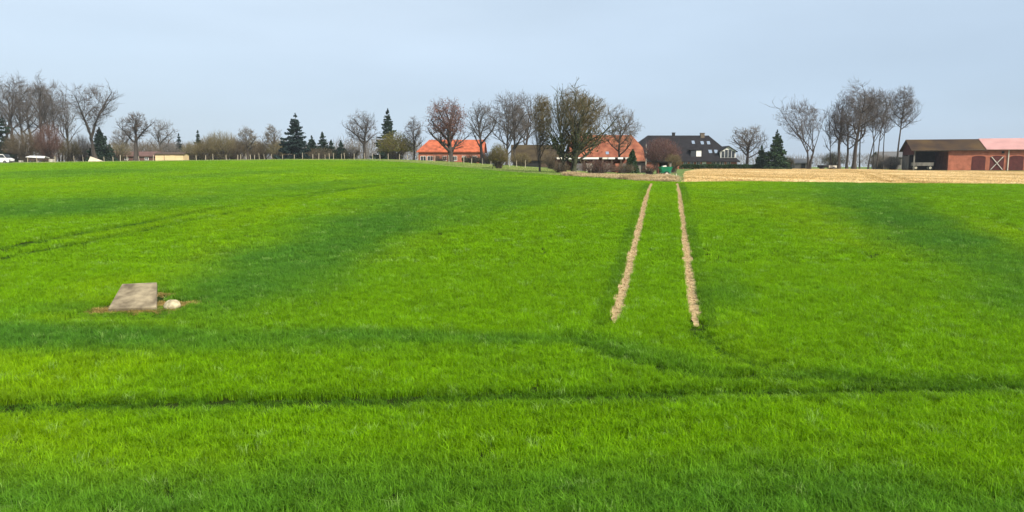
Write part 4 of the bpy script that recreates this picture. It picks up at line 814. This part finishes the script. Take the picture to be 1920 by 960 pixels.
# brick barn on the right
YAW = R(-16); Yb = 150; xb0 = gx(1712, Yb); zb = hz1(xb0, Yb) - 0.05
bn = empty('brick_barn', (xb0, Yb, zb), YAW, 'long red brick barn with an open dark bay, a brown roof and arched doors', 'barn')
Lb, Db = 38.0, 10.0; eh = pt(1712, 281.5, Yb)[2] - zb; rh = eh + 2.25; 
def bs(px):                                       # metres along the facade for a photo column
    t = gx(px, 1.0); c, sn = math.cos(YAW), math.sin(YAW); return (t * Yb - xb0) / (c - t * sn)
b1, b2 = bs(1777), bs(1846)
def barn_roof(x0, x1, m_, lift, drop0, name='roof'):
    a = MB(); ye = -0.5; zs = (rh - eh) / (Db / 2 + 0.5)
    for s0, s1 in ((-0.5, Db / 2), (Db + 0.5, Db / 2)):
        a.prism([(x0, s0, eh + lift), (x1, s0, eh + lift), (x1 - drop0, s1, rh + lift), (x0, s1, rh + lift)] if drop0 >= 0 else [(x0, s0, eh + lift), (x1, s0, eh + lift), (x1, s1, rh + lift), (x0 + drop0, s1, rh + lift)], (0, 0, -0.16))
    return a.build(name, m_, bn)
barn_roof(-0.6, b2, 'brown_roof', 0.0, 0.0); r2 = barn_roof(b2 + 0.02, Lb, 'pink_roof', 0.10, 0.0); r2['label'] = 'red metal roof of the closed half, its sky sheen painted pale pink'
wt = eh + 0.45 * (rh - eh) / (Db / 2 + 0.5) - 0.14
MB().box(b1, Lb - 0.3, 0, 0.35, 0, wt).build('front_wall', 'brick', bn); MB().box(b1, b1 + 0.35, 0.352, Db - 0.352, 0, wt).build('bay_wall', 'brick_dark', bn); MB().box(0, Lb - 0.3, Db - 0.35, Db, 0, wt).build('back_wall', 'black', bn)  # black of the back wall stands in for the open bay's shade
MB().box(Lb - 0.65, Lb - 0.302, 0.352, Db - 0.352, 0, wt).build('end_wall', 'brick', bn)
MB().prism([(0, 0.02, eh - 0.9), (0, Db - 0.02, eh - 0.9), (0, Db - 0.02, eh + 0.1), (0, Db / 2, rh - 0.22), (0, 0.02, eh + 0.1)], (0.12, 0, 0)).build('gable', 'red_board', bn)
for x, y in ((0.15, 0.15), (0.15, 5.0), (0.15, Db - 0.5)): MB().box(x - 0.13, x + 0.13, y - 0.13, y + 0.13, 0, eh - 0.05).build('post', 'grey_wood', bn)
MB().box(0.02, b1, 0.05, 0.25, eh - 0.30, eh - 0.02).build('beam', 'brown_wood', bn)
for k in range(5): MB().box(0.0, 0.06, 4.2 + k * 1.15, 5.25 + k * 1.15, 0.1, eh - 1.0 - 0.12 * (k % 2)).build('board', 'grey_wood', bn)
def arch_door(x, w, h_, cross=False):
    a = MB(); n_ = 10; pts = [(x - w/2, -0.03, 0.05), (x + w/2, -0.03, 0.05)] + [(x + w/2 * math.cos(t), -0.03, h_ - 0.35 + 0.35 * math.sin(t)) for t in (math.pi * i / n_ for i in range(n_ + 1))]
    d = a.prism(pts, (0, 0.06, 0)).build('door', 'red_board', bn)
    tr_ = MB()
    for i in range(n_):
        t0, t1 = math.pi * i / n_, math.pi * (i + 1) / n_
        tr_.prism([(x + (w/2 + .02) * math.cos(t0), -0.05, h_ - .34 + .36 * math.sin(t0)), (x + (w/2 + .24) * math.cos(t0), -0.05, h_ - .34 + .62 * math.sin(t0)), (x + (w/2 + .24) * math.cos(t1), -0.05, h_ - .34 + .62 * math.sin(t1)), (x + (w/2 + .02) * math.cos(t1), -0.05, h_ - .34 + .36 * math.sin(t1))], (0, 0.06, 0))
    tr_.build('brick_arch', 'brick', d)
    if cross:
        MB().bar((x - w/2 + 0.2, -0.08, 0.15), (x + w/2 - 0.2, -0.08, h_ - 0.2), 0.05, 0.11).bar((x + w/2 - 0.2, -0.15, 0.15), (x - w/2 + 0.2, -0.15, h_ - 0.2), 0.05, 0.11).build('cross_brace', 'off_white', d)
DX = [bs(1834), bs(1868.5), bs(1905)]; DX += [DX[2] + 4.0 * k for k in (1, 2, 3, 4)]
for i, x in enumerate(DX): arch_door(x, bs(1847) - bs(1821), 2.85, i == 1)
MB().cyl((bs(1889), -0.14, 0.0), (bs(1889), -0.14, wt), 0.09).build('downpipe', 'off_white', bn)
MB().cyl((-0.6, -0.60, eh - 0.08), (Lb, -0.60, eh - 0.08), 0.07).build('gutter', 'brown_wood', bn)
MB().box(b1 + 0.01, b1 + 0.30, -0.06, -0.003, 0, wt - 0.1).build('corner_pier', 'brick', bn)
MB().box(bs(1876), bs(1881), -0.14, -0.004, wt - 0.75, wt - 0.35).build('lamp_box', 'black', bn)

# farm wagon in the open bay
def wheel(par, name, x, y, r, w=0.16, rim='tan_rim'):
    wh = MB().cyl((x, y - w/2, r), (x, y + w/2, r), r, None, 16).build(name, 'rubber', par)
    MB().cyl((x, y - w/2 - 0.03, r), (x, y + w/2 + 0.03, r), r * 0.58, None, 14).build('rim', rim, wh); return wh
Mb = Matrix.Translation(bn.location) @ Matrix.Rotation(YAW, 4, 'Z')
p = Mb @ Vector((1.9, 1.3, 0)); wg = empty('farm_wagon', (p.x, p.y, hz1(p.x, p.y) + 0.01), YAW, 'old grey timber farm wagon parked in the open bay of the brick barn', 'wagon')
MB().box(-1.9, 1.9, -0.75, 0.75, 0.82, 0.95).build('bed', 'grey_wood', wg)
for y in (-0.75, 0.70): MB().box(-1.9, 1.9, y, y + 0.05, 0.953, 1.5).build('side_board', 'grey_wood', wg)
for x in (-1.9, 1.85): MB().box(x, x + 0.05, -0.70, 0.70, 0.953, 1.5).build('end_board', 'grey_wood', wg)
for x in (-1.3, 1.3):
    MB().box(x - 0.06, x + 0.06, -0.8, 0.8, 0.38, 0.50).box(x - 0.12, x + 0.12, -0.4, 0.4, 0.503, 0.817).build('axle', 'iron', wg)
    for y in (-0.88, 0.88): wheel(wg, 'wheel', x, y, 0.42)
MB().bar((-1.9, 0, 0.5), (-3.2, 0, 0.25), 0.09).bar((-1.95, 0, 0.85), (-1.95, 0, 0.45), 0.09).build('drawbar', 'iron', wg)

# green trailer and its shelter
Yg = 78; xg = gx(1248, Yg); zg = hz1(xg, Yg)
gt = empty('green_trailer', (xg, Yg, zg), R(8), 'small green farm trailer with sloping sides at the head of the wheel tracks', 'trailer')
tb = MB(); lo = [(-0.42, -0.32), (0.42, -0.32), (0.42, 0.32), (-0.42, 0.32)]; hi = [(-0.66, -0.5), (0.64, -0.5), (0.64, 0.5), (-0.66, 0.5)]
tb.V = [(x, y, 0.46) for x, y in lo] + [(x, y, 1.02) for x, y in hi] + [(x * 0.93, y * 0.93, 1.02) for x, y in hi] + [(x * 0.9, y * 0.9, 0.52) for x, y in lo]
tb.P = [(3, 2, 1, 0), (15, 12, 13, 14)] + [q for i in range(4) for j in [(i + 1) % 4] for q in ((i, j, 4 + j, 4 + i), (4 + i, 4 + j, 8 + j, 8 + i), (8 + i, 8 + j, 12 + j, 12 + i))]
tb.build('hopper', 'green_paint', gt)
MB().box(-0.55, 0.55, -0.28, -0.20, 0.38, 0.455).box(-0.55, 0.55, 0.20, 0.28, 0.38, 0.455).build('chassis', 'green_paint', gt)
MB().bar((0.50, 0, 0.40), (1.25, 0, 0.36), 0.07).build('drawbar', 'iron', gt); MB().cyl((1.2, 0, 0.0), (1.2, 0, 0.34), 0.035).build('support_leg', 'off_white', gt)
MB().cyl((-0.05, -0.5, 0.27), (-0.05, 0.5, 0.27), 0.035).box(-0.10, 0.0, -0.27, 0.27, 0.30, 0.375).build('axle', 'iron', gt)
for y in (-0.52, 0.52): wheel(gt, 'wheel', -0.05, y, 0.27, 0.13, 'off_white')
tarp = MB(); tarp.V = [(-0.45, -0.35, 0.9), (0.05, -0.38, 0.9), (0.08, 0.3, 0.9), (-0.45, 0.3, 0.9), (-0.32, -0.2, 1.13), (-0.02, -0.22, 1.17), (0.0, 0.2, 1.15), (-0.33, 0.18, 1.12)]
tarp.P = [(3, 2, 1, 0), (4, 5, 6, 7)] + [(i, (i + 1) % 4, 4 + (i + 1) % 4, 4 + i) for i in range(4)]
tag(tarp.build('white_sack', 'off_white', None, (xg, Yg, zg), (0, 0, R(8))), 'pale sack lying in the green farm trailer', 'sack')
Yh = 106; xh = gx(1246, Yh); zh = hz1(xh, Yh) - 0.03; th = pt(1246, 303, Yh)[2] - zh
sh = empty('dark_shelter', (xh, Yh, zh), 0, 'small dark open shelter with a flat black roof behind the green trailer', 'shelter')
MB().box(-1.0, 1.0, -0.2, 1.6, th - 0.12, th).build('roof', 'black', sh); MB().box(-0.75, 0.75, 1.35, 1.45, 0, th - 0.123).build('back_wall', 'black', sh); MB().box(-0.85, -0.75, 0.1, 1.45, 0, th - 0.123).build('side_wall', 'brick_dark', sh)
for x in (0.70, ): MB().box(x, x + 0.28, 0.0, 0.12, 0, th - 0.123).build('post', 'grey_wood', sh)
# white bench board beside it
xw = gx(1216, 100); zw_ = hz1(xw, 100); bw = empty('white_bench', (xw, 100, zw_), 0, 'low white bench beside the black lean-to', 'bench'); MB().box(-0.45, 0.45, -0.2, 0.2, 0.62, 0.72).build('seat', 'white', bw)
for x in (-0.38, 0.30): MB().box(x, x + 0.08, -0.16, 0.16, 0, 0.617).build('leg', 'off_white', bw)

# clipped hedge in front of the farmhouse
def hedge(name, label, px0, px1, Y, toprow, dep, n, seed, m_='hedge'):
    rng = np.random.default_rng(seed); x0, x1 = gx(px0, Y), gx(px1, Y); xc = (x0 + x1) / 2; z0 = hz1(xc, Y); H = pt((px0 + px1) / 2, toprow, Y)[2] - z0
    X = rng.uniform(x0, x1, n) - xc; w = fbm(X * 0.5, X * 0, seed); Z = rng.uniform(0, 1, n) ** 0.6 * H * (0.85 + 0.25 * w); Y_ = rng.uniform(-0.5, 0.5, n) * dep * (0.9 + 0.3 * w)
    ac = Acc(); leaves(ac, np.stack([X, Y_, Z + 0.05], 1), np.full(n, 0.15), rng); V, T = ac.get(); root = empty(name, (xc, Y, z0), 0, label, 'hedge'); link('foliage', meshdata('foliage', V, T, m_), root)
    st_ = Acc(); 
    for xx_ in np.arange(x0 - xc + 0.4, x1 - xc, 0.8): tube(st_, np.array([[xx_, 0, -0.1], [xx_ + rng.normal(0, .05), rng.normal(0, .05), H * 0.4], [xx_ + rng.normal(0, .15), rng.normal(0, .15), H * 0.8]]), np.array([0.04, 0.03, 0.01]), 4)
    V, T = st_.get(); link('stems', meshdata('stems', V, T, 'bark'), root); return root
hedge('clipped_hedge', 'low dark green clipped hedge along the front of the farmhouse', 1274, 1478, 168, 308.5, 1.4, 11000, 1)
hedge('hedge', 'rough dark hedge below the small brick house', 866, 930, 180, 297, 1.2, 2200, 2, 'leaf_ivy')
# low sheds
h, ro, I = house('cream_shed', 'cream boarded shed with a flat brown roof behind the post fence', 'shed', 291, 345, 170, R(6), 4.2, 288.5, 285.5, [(0.0, 1.0), (0.0, 1.0)], 'cream', 'brown_wood', over=0.25, thick=0.14)
MB().box(-1.1, -1.02, -0.04, 0.02, 0.15, I['zw'] - 0.1).build('corner_strip', 'brown_wood', h); MB().box(0.3, 1.2, -0.05, 0.02, 0.15, 1.75).build('door', 'cream', h)
h, ro, I = house('low_brick_house', 'low long red brick house beside the pollard tree', 'house', 202, 292, 183, 0, 6.0, 292, 284, [(0.0, 1.0), (0.0, 1.0)], 'dull_brick', 'dull_brick', over=0.3)
for x in (-3.6, -1.2, 1.4, 3.8): window(h, x, 0.6, 0.9, 0.8, 0.0)
h, ro, I = house('grey_shed', 'small grey shed with a pitched roof behind the grove', 'shed', 1488, 1524, 185, 0, 5.0, 305, 297, [(0.0, 1.0), (0.0, 1.0)], 'grey_wood', 'grey_metal', over=0.3)
MB().box(-0.5, 0.5, -0.05, 0.02, 0.1, 1.4).build('door', 'black', h)
h, ro, I = house('grey_outbuilding', 'low grey outbuilding at the gable end of the brick barn', 'shed', 1650, 1706, 182, R(-6), 6.0, 294, 284, [(0.0, 1.0), (0.0, 1.0)], 'grey_wood', 'grey_metal', over=0.3)
MB().box(-2.2, -0.8, -0.05, 0.02, 0.1, 1.9).build('door', 'brown_wood', h)
# box trailer by the grove
Yx = 168; xx_ = gx(1551, Yx); zx = hz1(xx_, Yx); bx = empty('box_trailer', (xx_, Yx, zx), 0, 'black and white box trailer standing beside the grove', 'trailer'); tx = pt(1551, 310, Yx)[2] - zx
MB().box(-1.95, 0.1, -0.7, 0.7, 0.35, tx).build('open_bay', 'black', bx); MB().box(0.103, 1.9, -0.7, 0.7, 0.35, tx).build('body', 'off_white', bx); MB().box(-2.0, 1.95, -0.75, 0.75, tx + 0.003, tx + 0.06).build('roof', 'grey_metal', bx)
for x in (-1.2, 1.2):
    for y in (-0.62, 0.62): wheel(bx, 'wheel', x, y, 0.30, 0.16, 'grey_metal')

# ------------------------------------------------------------------ things along the fence
fence = empty('post_fence', (gx(400, 161), 161, hz1(gx(400, 161), 161)), 0, 'long weathered post and wire fence along the far edge of the crop', 'fence')
rng = np.random.default_rng(77); fo = fence.location
pm = None; tops = []
PX = [52, 70, 104, 140, 157, 196, 213, 226, 240, 262, 288, 369, 386, 400, 425, 446, 452, 463, 471, 478, 487, 497, 511, 530, 552, 568, 587, 598, 610, 618, 626, 641, 647, 664, 685, 699, 713, 728, 749, 764, 783, 815, 842, 870, 884, 905, 920, 955, 969, 985]
for px in PX:
    t = (px - 960) / F; Y = float(np.interp(t, ET, FY)) + rng.uniform(-0.3, 0.5); x = t * Y * 0.9928; z = hz1(x, Y) - 0.05; hh = rng.uniform(1.2, 1.6)
    a, b = rng.normal(0, 0.06), rng.normal(0, 0.05); r_ = rng.uniform(0.04, 0.06)
    top_ = Vector((a * hh, b * hh, hh)); MB().cyl((0, 0, -0.35), top_, r_, r_ * 0.9, 7).build('post', 'post_wood', fence, (x - fo.x, Y - fo.y, z - fo.z)); tops.append(Vector((x - fo.x, Y - fo.y, z - fo.z)) + top_)
for fz in (0.92, 0.6):
    wr = MB()
    for q, w_ in zip(tops[:-1], tops[1:]):
        qa, qb = q.copy(), w_.copy(); qa.z -= (1 - fz) * 1.3; qb.z -= (1 - fz) * 1.3; wr.bar(qa, qb, 0.008)
    wr.build('wire', 'iron', fence)
# white van by the wood, only its front shows at the frame's edge
Yv = 150; xv = gx(-24, Yv); zv = hz1(xv, Yv); vn = empty('white_van', (xv, Yv + 4, hz1(xv, Yv + 4) + 0.0), 0, 'white van parked at the end of the fence beside the dark spruce', 'van')
vb = MB(); prof = [(-2.4, 0.32), (2.35, 0.32), (2.4, 0.95), (1.75, 1.15), (1.15, 1.95), (-2.3, 2.0), (-2.4, 0.9)]
vb.prism([(x, -0.9, z) for x, z in prof], (0, 1.8, 0)).build('body', 'white', vn)
MB().prism([(1.20, -0.91, 1.80), (1.66, -0.91, 1.22), (0.5, -0.91, 1.22), (0.5, -0.91, 1.80)], (0, 0.02, 0)).build('window', 'glass', vn)
MB().prism([(1.19, -0.8, 1.93), (1.19, 0.8, 1.93), (1.74, 0.8, 1.19), (1.74, -0.8, 1.19)], (0.03, 0, 0.02)).build('windscreen', 'glass', vn); MB().box(2.37, 2.44, -0.9, 0.9, 0.35, 0.55).build('bumper', 'black', vn)
for y in (-0.7, 0.7): MB().box(2.36, 2.43, y - 0.14, y + 0.14, 0.68, 0.85).build('headlight', 'skyglass', vn)
for x in (-1.5, 1.5):
    for y in (-0.84, 0.84): wheel(vn, 'wheel', x, y, 0.33, 0.2, 'grey_metal')
# white topped trailer
Yt_ = 166; xt = gx(72, Yt_); zt_ = hz1(xt, Yt_); tt = empty('covered_trailer', (xt, Yt_, zt_), R(-4), 'flat trailer under a bright white tarpaulin behind the fence posts', 'trailer'); hh = pt(72, 292, Yt_)[2] - zt_
MB().prism([(-2.2, -0.9, hh - 0.28), (2.2, -0.9, hh - 0.5), (1.7, 0, hh - 0.08), (-1.8, 0, hh)], (0, 0, -0.06)).prism([(-2.2, 0.9, hh - 0.28), (2.2, 0.9, hh - 0.5), (1.7, 0.0, hh - 0.08), (-1.8, 0.0, hh)], (0, 0, -0.06)).build('tarpaulin', 'white', tt)
MB().box(-2.0, 2.0, -0.8, 0.8, 0.5, 0.62).box(-1.9, 1.8, -0.7, 0.7, 0.623, hh - 0.6).build('bed', 'brown_wood', tt)
for x in (-1.2, 1.2):
    for y in (-0.75, 0.75): wheel(tt, 'wheel', x, y, 0.28, 0.16, 'grey_metal')
# pale tarpaulin heap
Yp = 163; xp = gx(182, Yp); zp = hz1(xp, Yp); hp = MB(); hp.V = [(-1.5, -0.9, 0), (1.9, -0.8, 0), (1.7, 0.9, 0), (-1.4, 0.9, 0), (-1.2, -0.2, 1.25), (-0.2, 0.0, 0.75), (0.9, 0.1, 0.35), (-1.0, 0.3, 1.1)]
hp.P = [(3, 2, 1, 0), (0, 1, 6, 5), (0, 5, 4), (1, 2, 6), (2, 3, 7, 5), (2, 5, 6), (3, 0, 4), (3, 4, 7), (4, 5, 7)]
tag(hp.build('tarpaulin_heap', 'post_wood', None, (xp, Yp, zp)), 'pale sloping tarpaulin over a heap at the foot of the wide forked tree', 'tarpaulin')
for px, lb, w_, h_ in ((98, 'small pale crate beside the white covered trailer', 0.5, 0.42), (40, 'pale crate near the white van at the fence end', 0.35, 0.3)):
    xq = gx(px, 164); bq = empty('crate', (xq, 164, hz1(xq, 164)), R(12), lb, 'crate')
    for k in range(4): MB().box(-w_, w_, -0.4, 0.4, k * h_ / 2 + 0.02, k * h_ / 2 + h_ / 2 - 0.04).build('slat', 'off_white', bq)
    for s_ in (-1, 1): MB().box(s_ * w_ * 0.8 - 0.05, s_ * w_ * 0.8 + 0.05, -0.43, -0.403, 0, 2 * h_).build('batten', 'grey_wood', bq)

# ------------------------------------------------------------------ thin spring haze: even air round the whole place
hzb = MB().box(-6200, 6200, -400, 6100, -6.5, 40).build('haze', 'white')
hm = bpy.data.materials.new('haze_air'); hm.use_nodes = True; hm.node_tree.nodes.clear()
pv = N(hm.node_tree, 'ShaderNodeVolumePrincipled'); pv.inputs['Density'].default_value = 0.00022; pv.inputs['Color'].default_value = (0.86, 0.93, 1.0, 1); pv.inputs['Anisotropy'].default_value = 0.2
ho = N(hm.node_tree, 'ShaderNodeOutputMaterial'); hm.node_tree.links.new(pv.outputs[0], ho.inputs['Volume'])
hzb.data.materials[0] = hm; tag(hzb, 'thin pale spring haze filling the air over the fields', 'haze', None, 'stuff')
